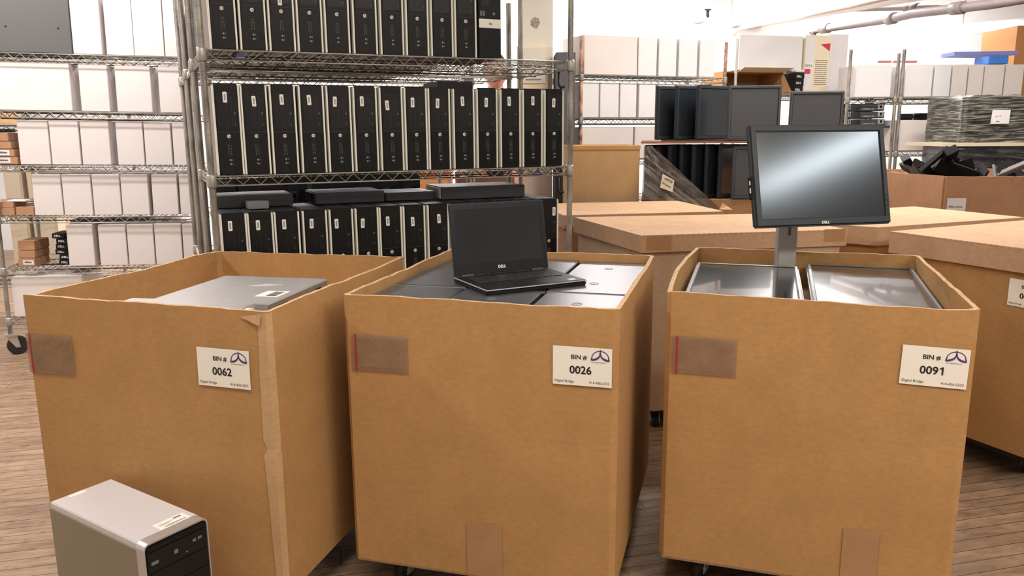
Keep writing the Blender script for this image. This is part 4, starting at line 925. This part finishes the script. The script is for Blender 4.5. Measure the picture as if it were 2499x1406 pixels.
bh(87, 146, 600, .312, .80, 'second upright beige case behind the left rack, lower level', BEIGE, 5.70)
o = MB().box(0, .4, 0, .4, 0, .32).build('brown_carton', KRAFT, None, (-3.98, 5.55, 1.415), (0, 0, R(11))); tag(o, 'brown carton on the upper level behind the left rack end', 'carton')
# wooden desk and things behind the racks
dk = thing('wooden_desk', 'orange wooden desk frame behind the black towers', 'desk', (-.98, 6.05, 0), 0)
MB().box(0, .50, 0, .5, .70, 1.02).build('desk_body', ORANGE, dk, bevel=.004); MB().box(-.02, .52, -.02, .52, 1.021, 1.045).build('desk_top', ORANGE, dk, bevel=.004)
for x in (.02, .42):
    for y in (.02, .42): MB().box(x, x + .06, y, y + .06, 0, .699).build('leg', ORANGE, dk)
o = MB().box(-.34, .02, 5.02, 5.27, 0, 1.045).build('brown_cabinet', BROWN, bevel=.004); tag(o, 'narrow brown cabinet right behind the third rack, below the face of the person', 'cabinet')
o = MB().box(-.43, -.0, 6.1, 6.6, 0, 1.03).build('brown_cabinet', BROWN, bevel=.004); tag(o, 'low reddish brown cabinet behind the racks beside the orange desk', 'cabinet')

# ------------------------------------------------------------------ person behind the racks
def person():
    hd = atY(1209, 196, 5.45); X, Y = hd.x, 5.45
    t = thing('person', 'person standing behind the racks, face visible just under the upper shelf', 'person', (X, Y, 0), 0)
    chin = atY(1208, 219, 5.45).z; hz = chin + .115       # centre of head
    def skin(name, nodes, edges, m, lv=2):
        me = bpy.data.meshes.new(name); me.from_pydata([n_[0] for n_ in nodes], edges, []); o = bpy.data.objects.new(name, me); COL.objects.link(o)
        md = o.modifiers.new('skin', 'SKIN'); md.use_smooth_shade = True
        for i, n_ in enumerate(nodes): me.skin_vertices[0].data[i].radius = (n_[1], n_[2] if len(n_) > 2 else n_[1])
        me.skin_vertices[0].data[0].use_root = True
        sb = o.modifiers.new('sub', 'SUBSURF'); sb.levels = lv; sb.render_levels = lv
        dg = bpy.context.evaluated_depsgraph_get(); m2 = bpy.data.meshes.new_from_object(o.evaluated_get(dg)); bpy.data.objects.remove(o); m2.name = name
        m2.materials.clear(); m2.materials.append(m); return m2
    s = chin/1.60
    nodes = [((0, 0, .98*s), .15, .11), ((0, 0, 1.18*s), .14, .10), ((0, 0, 1.40*s), .17, .11), ((0, .0, 1.52*s), .07, .065), ((0, -.005, 1.60*s), .058), ((0, -.01, 1.66*s), .06)]
    edges = [(0, 1), (1, 2), (2, 3), (3, 4), (4, 5)]
    def chain(root, pts):
        p = root
        for q_ in pts: nodes.append(q_); edges.append((p, len(nodes) - 1)); p = len(nodes) - 1
        return p
    hl = atY(1046, 210, 5.35); hx, hzz = hl.x - X, hl.z
    chain(2, [((.18, 0, 1.44*s), .06), ((.20, .03, 1.16*s), .045), ((.15, -.04, .93*s), .032)])
    e = chain(2, [((-.19, 0, 1.44*s), .06), ((-.30, -.02, 1.30*s), .045), ((hx + .07, -.09, hzz - .07), .032), ((hx + .02, -.10, hzz - .02), .034, .02)])
    for dx, dz in ((-.045, .035), (-.052, .015), (-.05, -.004), (-.042, -.022)): chain(e, [((hx + .02 + dx*.6, -.10, hzz - .02 + dz*.6), .010), ((hx + .02 + dx*1.4, -.115, hzz - .02 + dz*1.2), .0085)])
    chain(e, [((hx + .03, -.12, hzz + .02), .010), ((hx + .02, -.14, hzz + .04), .009)])
    for sg in (-1, 1): chain(0, [((sg*.10, 0, .88*s), .085), ((sg*.11, -.01, .50*s), .06), ((sg*.11, .02, .10*s), .042), ((sg*.12, -.10, .03), .035)])
    body = skin('body', nodes, edges, SKIN)
    # head: an ellipsoid pulled into a face
    bm = bmesh.new(); bm.from_mesh(body); hb_ = bmesh.new(); bmesh.ops.create_uvsphere(hb_, u_segments=48, v_segments=36, radius=1)
    for v in hb_.verts:
        x, y, z = v.co
        nx = x*.078; ny = y*.098; nz = z*.118
        if z < 0: nx *= 1 - .28*(-z)**1.6; ny = ny*(1 - .12*(-z)**2) - (.012*(-z) if y < 0 else -.01*(-z))
        if y < 0:
            f = -y
            g = lambda cx, cz, sx_, sz_: math.exp(-((nx - cx)/sx_)**2 - ((nz - cz)/sz_)**2)
            ny -= .026*g(0, -.018, .011, .020)*f + .012*g(0, .008, .009, .022)*f            # nose and bridge
            ny += .010*(g(-.030, .012, .016, .010) + g(.030, .012, .016, .010))*f             # eye sockets
            ny -= .006*(g(-.030, .010, .010, .006) + g(.030, .010, .010, .006))*f             # eyelids
            ny -= .008*g(0, -.054, .026, .006)*f + .007*g(0, -.066, .022, .006)*f - .007*g(0, -.060, .024, .0028)*f   # lips
            ny -= .010*g(0, -.098, .022, .016)*f                                              # chin
            ny -= .005*(g(-.030, .028, .02, .006) + g(.030, .028, .02, .006))*f               # brows
        v.co = (nx, ny, nz)
    M = Matrix.Translation((0, -.02, hz)) @ Matrix.Rotation(R(14), 4, 'Z') @ Matrix.Rotation(R(4), 4, 'X')
    hb_.transform(M)
    for sg in (-1, 1):
        r_ = bmesh.ops.create_uvsphere(hb_, u_segments=12, v_segments=8, radius=1)
        for v in r_['verts']: v.co = M @ Vector((sg*.078 + v.co.x*.009, .008 + v.co.y*.018, -.012 + v.co.z*.031))
    hm = bpy.data.meshes.new('h'); hb_.to_mesh(hm); hb_.free(); bm.from_mesh(hm); bm.to_mesh(body); bm.free()
    for p in body.polygons: p.use_smooth = True
    o = bpy.data.objects.new('body', body); COL.objects.link(o); o.parent = t
    lp_ = MB(); pts = [M @ Vector((-.024 + .048*k/8, -.098 - .010*math.sin(math.pi*k/8), -.058 + (.0015 if 2 < k < 6 else 0))) for k in range(9)]
    lp_.tube(pts, [.001, .003, .0045, .005, .005, .005, .0045, .003, .001], 8); lp_.build('lips', mat('lips', (.45, .13, .11, 1), .4), t)
    ey = MB()
    for sg in (-1, 1): c_ = M @ Vector((sg*.030, -.086, .010)); ey.tube([c_ + Vector((0, -.002, 0)), c_ + Vector((0, .006, 0))], .006, 10)
    ey.build('eyes', RUBBER, t)
    hr = bmesh.new(); bmesh.ops.create_uvsphere(hr, u_segments=32, v_segments=24, radius=1)
    bmesh.ops.delete(hr, geom=[v for v in hr.verts if v.co.z < (.42 if v.co.y < -.2 else -.35 + .5*abs(v.co.y + .2))], context='VERTS')
    for v in hr.verts: v.co = M @ Vector((v.co.x*.083, v.co.y*.104 + .004, v.co.z*.126))
    hme = bpy.data.meshes.new('hair'); hr.to_mesh(hme); hr.free(); hme.materials.append(HAIR); o = bpy.data.objects.new('hair', hme); COL.objects.link(o); o.parent = t
    sn = [((0, 0, .96*s), .165, .125), ((0, 0, 1.18*s), .155, .115), ((0, 0, 1.41*s), .185, .12), ((0, 0, 1.49*s), .08, .075), ((.20, 0, 1.44*s), .07), ((.235, .01, 1.28*s), .06), ((-.20, 0, 1.44*s), .07), ((-.27, -.01, 1.34*s), .06)]
    m2 = skin('shirt', sn, [(0, 1), (1, 2), (2, 3), (2, 4), (4, 5), (2, 6), (6, 7)], SHIRT); o = bpy.data.objects.new('shirt', m2); COL.objects.link(o); o.parent = t
    pn = [((0, 0, .97*s), .16, .12)]; pe_ = []
    for sg in (-1, 1):
        p = 0
        for q_ in [((sg*.10, 0, .86*s), .10), ((sg*.11, -.01, .50*s), .078), ((sg*.11, .02, .12*s), .062)]: pn.append(q_); pe_.append((p, len(pn) - 1)); p = len(pn) - 1
    m2 = skin('trousers', pn, pe_, mat('denim', (.03, .045, .08, 1), .8)); o = bpy.data.objects.new('trousers', m2); COL.objects.link(o); o.parent = t
    for sg in (-1, 1): MB().box(sg*.12 - .045, sg*.12 + .045, -.17, .09, 0, .09).build('shoe', RUBBER, t, bevel=.02, seg=3)
person()

# ------------------------------------------------------------------ right background racks
QX, QY, QA = .4983, 5.78, R(22.5)
QX = atY(1418, 200, 5.78).x
def qr(u, v, z): return Vector((QX + u*math.cos(QA) - v*math.sin(QA), QY + u*math.sin(QA) + v*math.cos(QA), z))
qz = lambda px, py: pl(px, py, QX, QY, QA)[1]
qu = lambda px, py: pl(px, py, QX, QY, QA)[0]
Z1, Z2 = qz(1590, 187), qz(1500, 289)
Z3 = Z2 - (Z1 - Z2)
rack('wire_rack', 'rusty-posted wire rack of white cartons right of the front rack', QX, QY, QA, 1.24, .5, [.25, Z3 - .3, Z3, Z2, Z1], [qz(1425, 88), qz(1425, 88), qz(1425, 88) - .05, qz(1425, 88) - .05], postm=RUST, deck=.05, rings=False)
def qbox(x0, x1, py, z, h, label, m=WHITE2, d=.35, v=.022, group=None, gapm=None):
    u0, u1 = qu(x0, py), qu(x1, py); t = thing('white_carton', label, 'carton', qr(u0, v, z + .0065), QA, group)
    MB().box(0, u1 - u0 - .003, 0, d, 0, h).build('box_body', m, t, bevel=.003); MB().box(.002, u1 - u0 - .005, .002, d - .002, h + .0002, h + .002).build('top_flap', m, t); return t
for i, (a, b_) in enumerate(((1429, 1560), (1562, 1608), (1612, 1656), (1661, 1707), (1712, 1750))): qbox(a, b_, 140, Z1, .27, '%s white carton from the left on the top shelf of the rusty rack' % ORD[i], WHITE if i == 0 else WHITE2, group='white cartons on the rusty rack, top shelf')
for i, (a, b_) in enumerate(((1424, 1466), (1468, 1515), (1517, 1558), (1563, 1604), (1608, 1650), (1654, 1700))): qbox(a, b_, 245, Z2, .245, '%s white carton from the left on the second shelf of the rusty rack' % ORD[i], WHITE2, group='white cartons on the rusty rack, second shelf')
for i, (a, b_) in enumerate(((1420, 1550), (1553, 1680))): qbox(a, b_, 330, Z3, .232, '%s wide white carton on the third shelf of the rusty rack' % ('left', 'right')[i], CREAM if 0 else WHITE, group='wide cartons on the rusty rack')
# middle rack with big white cartons
KX, KY, KA = atY(1797, 150, 6.75).x, 6.75, R(14)
def kr(u, v, z): return Vector((KX + u*math.cos(KA) - v*math.sin(KA), KY + u*math.sin(KA) + v*math.cos(KA), z))
ku = lambda px, py: pl(px, py, KX, KY, KA)[0]
kz = lambda px, py: pl(px, py, KX, KY, KA)[1]
ZK = kz(1880, 228)
rack('wire_rack', 'wire rack holding the big printed white cartons behind the stacked monitors', KX, KY, KA, 1.0, .5, [.3, .9, ZK - .005], [kz(1797, 95), 1.7, kz(1797, 95), 1.7], deck=.05, rings=False, postm=mat('pale_post', (.6, .58, .55, 1), .4, .5))
def kbox(name, x0, x1, y0, y1, v, d, label, m, side=None):
    u0, u1 = ku(x0, (y0 + y1)/2), ku(x1, (y0 + y1)/2); z0, z1 = kz((x0 + x1)/2, y1), kz((x0 + x1)/2, y0)
    t = thing(name, label, 'carton', kr(u0, v, z0), KA); MB().box(0, u1 - u0, 0, d, 0, z1 - z0).build('box_body', m, t, bevel=.004)
    if side: MB().box(u1 - u0 + .0002, u1 - u0 + .002, .004, d - .004, .004, z1 - z0 - .004).build('side_panel', side, t)
    return t, u1 - u0, z1 - z0
t, w_, h_ = kbox('white_carton', 1808, 1962, 86, 171, .02, .42, 'huge plain white carton above the open brown carton', WHITE2)
sh = kr(0, 0, 0)
t2, w2, h2 = kbox('printed_carton', 1963, 2024, 86, 226, .0, .42, 'white and cream carton with small print and a red triangle', CREAM)
ut = lambda px: ku(px, 170) - ku(1963, 170)
zt_ = lambda py: kz(1990, py) - kz(1990, 226)
MB().plate([(0.002, zt_(222)), (ut(1983), zt_(222)), (ut(1986), zt_(90)), (.002, zt_(90))], -.002, -.0008).build('white_panel', WHITE2, t2)
MB().plate([(ut(2000), zt_(108)), (ut(2022), zt_(124)), (ut(2023), zt_(105))], -.003, -.0022).build('red_triangle', mat('print_red', (.6, .03, .06, 1), .5), t2)
MB().box(ut(1964), ut(1978), -.004, -.0022, zt_(180), zt_(169)).build('red_block', mat('print_red2', (.6, .03, .10, 1), .5), t2)
text('CAT 6', .026, INKG, t2, (ut(1964), -.004, zt_(163)), 'lettering', .01)
pr = MB()
for k in range(13):
    xx = ut(1989)
    while xx < ut(2016): ww = random.uniform(.006, .02); pr.box(xx, min(xx + ww, ut(2018)), -.0032, -.0022, zt_(148) - k*.0165, zt_(148) - k*.0165 + .004); xx += ww + .004
pr.build('small_print', INKG, t2)
t3, _, _ = kbox('white_carton', 2026, 2076, 82, 228, .05, .40, 'white carton with a red stripe, right of the printed carton', WHITE2)
t4 = thing('open_carton', 'open brown carton on its side below the huge white carton', 'carton', kr(ku(1768, 190), .03, ZK + .008), KA)
uw = ku(1915, 190) - ku(1768, 190); hh = kz(1850, 174) - ZK - .01
ob = MB(); T_ = .006; ob.box(0, uw, 0, .38, 0, T_); ob.box(0, uw, 0, .38, hh - T_, hh); ob.box(0, T_, 0, .38, T_, hh - T_); ob.box(uw - T_, uw, 0, .38, T_, hh - T_); ob.box(0, uw, .374, .38, T_, hh - T_)
ob.build('box_body', KRAFT, t4)
MB().add([(uw, 0, hh), (uw, 0, 0), (uw + .05, -.07, 0), (uw + .002, 0, hh)], [(0, 1, 2), ]).add([(uw - .003, .002, hh), (uw - .003, .002, 0), (uw + .055, -.05, 0)], [(2, 1, 0)]).build('side_flap', KRAFT_IN, t4)
MB().add([(.14, 0, hh), (uw, 0, hh), (uw + .05, -.10, hh + .03), (.14, -.10, hh + .03), (.14, 0, hh - .004), (uw, 0, hh - .004), (uw + .05, -.10, hh + .027), (.14, -.10, hh + .027)], [(0, 1, 2, 3), (7, 6, 5, 4), (3, 2, 6, 7), (0, 3, 7, 4), (1, 5, 6, 2)]).build('top_flap', CREAM, t4)
z = 0
for i in range(3):
    u0 = ku(1933, 200); t = thing('black_box', '%s of three flat black boxes stacked right of the open brown carton' % ('bottom', 'middle', 'top')[i], 'box', kr(u0 + .003*i, -.03 if i else -.026, ZK + .008 + z), KA, 'black boxes beside the open carton')
    MB().box(0, .09, 0, .2, 0, .052).build('box_body', BLK, t, bevel=.003); text('DELL', .022, STRIP, t, (.015, -.001, .016), 'lettering', .02); z += .054
o = MB().box(0, .085, 0, .15, 0, .02).build('white_package', WHITE2, None, kr(ku(1936, 200), -.03, ZK + .012 + z), (0, 0, KA), bevel=.004); tag(o, 'white package lying on the three black boxes', 'package')
# right rack
VX, VY, VA = atY(2075, 237, 6.35).x, 6.35, R(4)
VX2 = atY(2188, 240, 6.35).x
vz = lambda py: atY(2250, py, 6.35).z
ZV1, ZV2 = vz(238), vz(370)
rack('wire_rack', 'silver wire rack holding dark computers and white cartons, far right', VX - .02, VY, R(0), VX2 - VX + .01, .5, [.3, ZV1], [vz(120), vz(130), 1.5, 1.5], deck=.05, rings=False)
rack('wire_rack', 'silver wire rack at the far right behind the wrapped pallet', VX2 + .03, VY, R(0), 1.0, .5, [.3, ZV2, ZV1], [vz(120), vz(120), 1.6, 1.6], deck=.05, rings=False)
def vbox(name, x0, x1, y0, y1, label, m, d=.35, v=.02, cat='carton', group=None, zbase=None, flap=True):
    Y = VY + v; a, b_ = atY(x0, y1, Y), atY(x1, y1, Y); z0 = zbase if zbase is not None else a.z; z1 = atY((x0 + x1)/2, y0, Y).z
    t = thing(name, label, cat, (a.x, Y, z0), 0, group); MB().box(0, b_.x - a.x, 0, d, 0, z1 - z0).build('box_body', m, t, bevel=.003)
    if flap: MB().box(.003, b_.x - a.x - .003, .003, d - .003, z1 - z0 + .0002, z1 - z0 + .002).build('top_flap', m, t)
    return t
for i, (a, b_) in enumerate(((2086, 2172), (2206, 2272), (2276, 2316), (2320, 2356), (2360, 2395), (2398, 2445), (2449, 2492))):
    vbox('white_carton', a, b_, 158, 233, '%s white carton from the left on top of the far right racks' % ORD[i], WHITE2 if i < 3 else WHITE, group='white cartons on top of the far right racks', zbase=ZV1 + .0065)
vbox('white_carton', 2168, 2273, 294, 366, 'wide white carton on the lower shelf of the far right rack', WHITE, group='wide cartons on the lower right shelf', zbase=ZV2 + .006)
vbox('white_carton', 2278, 2345, 292, 366, 'narrower white carton next to the wrapped pallet on the lower shelf', WHITE, group='wide cartons on the lower right shelf', zbase=ZV2 + .006)
def lying_pc(x0, x1, y0, y1, label):
    Y = VY + .04; a, b_ = atY(x0, y1, Y), atY(x1, y1, Y); z1 = atY(x0, y0, Y).z; w_, h_ = b_.x - a.x, z1 - a.z
    t = thing('desktop_computer', label, 'computer', (a.x, Y, a.z), 0, 'dark computers lying stacked on the far right rack')
    MB().box(0, w_, 0, .38, 0, h_ - .002).build('case', DKM, t, bevel=.003)
    MB().box(w_*.72, w_*.95, -.003, .001, h_*.25, h_*.9).build('power_supply_plate', ZINC, t); MB().box(w_*.8, w_*.88, -.005, -.002, h_*.4, h_*.8).build('power_socket', BLK, t)
    g = MB()
    for k in range(8): g.box(w_*.1 + k*w_*.065, w_*.1 + (k + .5)*w_*.065, -.002, .001, h_*.2, h_*.4)
    g.build('ports', ZINC, t); return t
yy = 307
for i in range(3): lying_pc(2060, 2074, yy - 17, yy, '%s of the dark computers lying left on the far right rack' % ('bottom', 'middle', 'top')[i]) if 0 else None; lying_pc(2098, 2158, yy - 17, yy, '%s of three dark computers lying stacked, far right rack' % ('bottom', 'middle', 'top')[i]); lying_pc(2052, 2076, yy - 17, yy, '%s of three dark computers in the narrow stack beside the grey monitor' % ('bottom', 'middle', 'top')[i]); yy -= 18
pb = atY(2100, 307, VY + .04).z + .003
o = MB().box(atY(2040, 305, VY).x, atY(2176, 305, VY).x, VY + .025, VY + .45, pb - .022, pb - .004).build('shelf_board', DKM); tag(o, 'dark shelf board carrying the dark computers on the far right rack', 'shelf')
# tangle of leads and adapters on the lower right shelf cartons
def lump(name, label, p, s_, m=BLK, seed=0, cat='adapter'):
    o = MB().box(-s_[0]/2, s_[0]/2, 0, s_[1], 0, s_[2]).build(name, m, None, p, (0, 0, random.uniform(-.4, .4)), bevel=min(s_)*.3, seg=2); return tag(o, label, cat)
lump('power_brick', 'black power adapter on the wide white carton behind the thin posts', atY(2213, 293, VY + .15), (.12, .1, .05))
lump('power_brick', 'rounded black device on the wide white carton at the far right', atY(2258, 293, VY + .18), (.12, .1, .055))
for k in range(3):
    rnd = random.Random(k); c0_ = atY(2290 + 16*k, 290, VY + .1); pts = [c0_ + Vector((rnd.uniform(-.05, .05), rnd.uniform(-.03, .03), rnd.uniform(.0, .06))) for _ in range(7)]
    o = MB().tube(pts, .006, 6).build('cable', BLK); tag(o, '%s tangle of black cable on the cartons beside the wrapped pallet' % ('left', 'middle', 'right')[k], 'cable')
# blue box with its shelf and the brown pillar
bt = vbox('blue_box', 2412, 2460, 141, 160, 'blue box standing on the far right cartons', BLUE, d=.2, v=.06, cat='box', flap=True); bt.location.z += .012
o = MB().prism([(atY(2330, 125, 6.6).x, 6.6), (atY(2475, 125, 6.6).x, 6.55), (atY(2475, 125, 6.6).x, 6.9), (atY(2330, 125, 6.6).x, 6.8)], atY(2400, 135, 6.6).z, atY(2400, 126, 6.6).z).build('blue_folder', mat('pale_blue', (.2, .25, .6, 1), .5)); tag(o, 'pale blue folder lying flat high behind the far right cartons', 'folder')
a = atY(2474, 150, 6.9); struct('trim_4', MB().box(a.x, a.x + .6, 6.9, 7.4, 0, atY(2480, 62, 6.9).z), mat('brown_board', (.50, .24, .08, 1), .6))
zr = atY(2150, 151, 6.6).z
for i, (x0, x1) in enumerate(((2147, 2176), (2184, 2200), (2206, 2238))):
    a, b_ = atY(x0, 151, 6.7), atY(x1, 151, 6.7); o = MB().box(a.x, b_.x, 6.7, 6.74, a.z - .006, a.z + .01).build('red_tape_roll', mat('pale_red', (.5, .16, .14, 1), .5)); tag(o, '%s red strip on the wall above the far right cartons' % ('left', 'middle', 'right')[i], 'strip', 'red strips above the far right cartons')
# wrapped pallet at the right
WF = film_mat('black_wrap', (.018, .019, .02, 1), (.36, .35, .28, 1), 1, 1, (2.2, 2.2, 44), (0, R(-2), 0))
WF2 = film_mat('black_wrap_lower', (.015, .016, .02, 1), (.12, .125, .12, 1), 1, 1, (1.0, 1.0, 14), (0, R(4), 0))
Yw = 5.62
def wrapped(name, x0, x1, yt, yb, m, label, cat='wrapped pallet load', d=.5, seed=1, par=None, Y=Yw):
    rnd = random.Random(seed); a, b_ = atY(x0, yt, Y), atY(x1, yt, Y); zb_ = atY(x0, yb, Y).z; w_ = b_.x - a.x; h_ = a.z - zb_; nx, nz = 26, 16; pts = []; 
    per = [(w_*i/nx, 0) for i in range(nx)] + [(w_, d*i/8) for i in range(8)] + [(w_*(1 - i/nx), d) for i in range(nx)] + [(0, d*(1 - i/8)) for i in range(8)]; n = len(per); vs = []
    for j in range(nz + 1):
        for (x, y) in per:
            vs.append((x + rnd.uniform(-.004, .004), y + rnd.uniform(-.007, .007) + .004*math.sin(j*2.1 + x*6), h_*j/nz + (rnd.uniform(-.01, .006) if j == nz else 0)))
    fs = [(j*n + k, j*n + (k + 1) % n, (j + 1)*n + (k + 1) % n, (j + 1)*n + k) for j in range(nz) for k in range(n)]
    mb = MB().add(vs, fs, True); mb.f.append(tuple(nz*n + k for k in range(n))); mb.sm.append(False)
    return mb.build(name, m, par, (a.x, Y, zb_)), a, b_, zb_
zp = atY(2400, 352, Yw).z
t = thing('wrapped_pallet', 'black film-wrapped pallet load with a white paper sheet, far right', 'pallet load', (0, 0, 0))
wrapped('upper_load', 2358, 2600, 233, 352, WF, '', par=t)
o, a, b_, zb_ = wrapped('lower_load', 2342, 2600, 356, 440, WF2, '', par=t, Y=Yw - .02)
o, a, b_, zb_ = wrapped('base_load', 2342, 2600, 444, 700, WF2, '', par=t, Y=Yw)
MB().box(a.x, b_.x, Yw, Yw + .5, .0, zb_ + .02).build('pallet_base', BROWN, t)
a = atY(2300, 352, Yw - .03); b_ = atY(2600, 362, Yw - .03); c_ = atY(2335, 353, Yw)
MB().box(a.x, b_.x, Yw - .03, Yw + .5, c_.z - .012, c_.z + .012).build('separator_board', mat('cream_board', (.62, .55, .38, 1), .7), t)
a, b_ = atY(2422, 268, Yw - .02), atY(2463, 302, Yw - .02)
o = MB().plate([(0, 0), (b_.x - a.x, 0), (b_.x - a.x + .004, a.z - b_.z), (.006, a.z - b_.z)], -.002, 0).build('paper_sheet', WHITE2, t, (a.x, Yw - .012, b_.z))
MB().box(.035, .06, -.0035, -.0022, .015, .02).box(.03, .045, -.0035, -.0022, .05, .052).box(.055, .07, -.0035, -.0022, .052, .054).build('faint_print', INKG, o)
t = MB().tube([atY(2262, 392, 7.0), atY(2275, 378, 7.0), atY(2288, 390, 7.0)], [.02, .04, .025], 10).build('pink_bag', PINK); bz = t.data.vertices[0].co; qb = atY(2275, 400, 7.0); o = MB().box(qb.x - .15, qb.x + .15, 6.9, 7.15, 0, min(v.co.z for v in t.data.vertices) - .001).build('brown_carton', KRAFT); tag(o, 'brown carton under the pink bag behind the far right rack', 'carton'); tag(t, 'pink bag glimpsed under the lower shelf of the far right rack', 'bag')
# black monitor stands heaped in the open bin
def mstand(p, yaw, pitch, roll, label, L_=.24, m=BLK, w=.06):
    t = thing('monitor_stand', label, 'monitor stand', p, 0, 'black monitor stands heaped in the open bin'); t.rotation_euler = Euler((pitch, roll, yaw))
    MB().plate([(-.075, 0), (.075, 0), (.065, .012), (-.065, .012)], -.07, .06).build('foot', m, t, bevel=.004)
    MB().add([(-w/2, -.01, .012), (w/2, -.01, .012), (w/2, .02, .012), (-w/2, .02, .012), (-w*.42, .05, L_), (w*.42, .05, L_), (w*.42, .075, L_), (-w*.42, .075, L_)], [(0, 3, 2, 1), (4, 5, 6, 7), (0, 1, 5, 4), (1, 2, 6, 5), (2, 3, 7, 6), (3, 0, 4, 7)]).build('column', m, t, bevel=.004)
    MB().box(-.05, .05, .0, .05, L_ - .05, L_ + .03).build('mount_plate', m, t, bevel=.004); return t
zt = 1.055
for i, (px, py, Y, yw, pt, rl, lab) in enumerate(((2250, 432, 5.0, .4, -.9, .9, 'monitor stand sticking out at the left end of the open bin'), (2236, 428, 4.85, 1.2, 1.0, .5, 'monitor stand leaning diagonally at the left of the open bin'),
        (2285, 436, 5.15, -.5, -1.2, -.4, 'monitor stand lying low near the bin corner'), (2308, 428, 4.92, 2.0, 1.1, .9, 'monitor stand lying in the middle of the open bin'),
        (2350, 420, 5.05, .1, -1.1, 1.2, 'monitor stand with a long bent arm in the middle of the open bin'), (2390, 432, 4.9, -1.0, .9, -1.1, 'monitor stand right of the bent one in the open bin'), (2432, 430, 4.95, .7, 1.3, .3, 'small grey monitor stand near the right end of the open bin'), (2470, 436, 5.1, -.4, 1.2, -.8, 'monitor stand at the far right end of the open bin'), (2330, 436, 5.12, .9, -1.1, .2, 'monitor stand low at the back of the open bin'))):
    p = atY(px, py, Y); p.z = min(p.z, 1.06); mstand(p, yw, pt, rl, lab, m=GREYP if i == 6 else BLK)
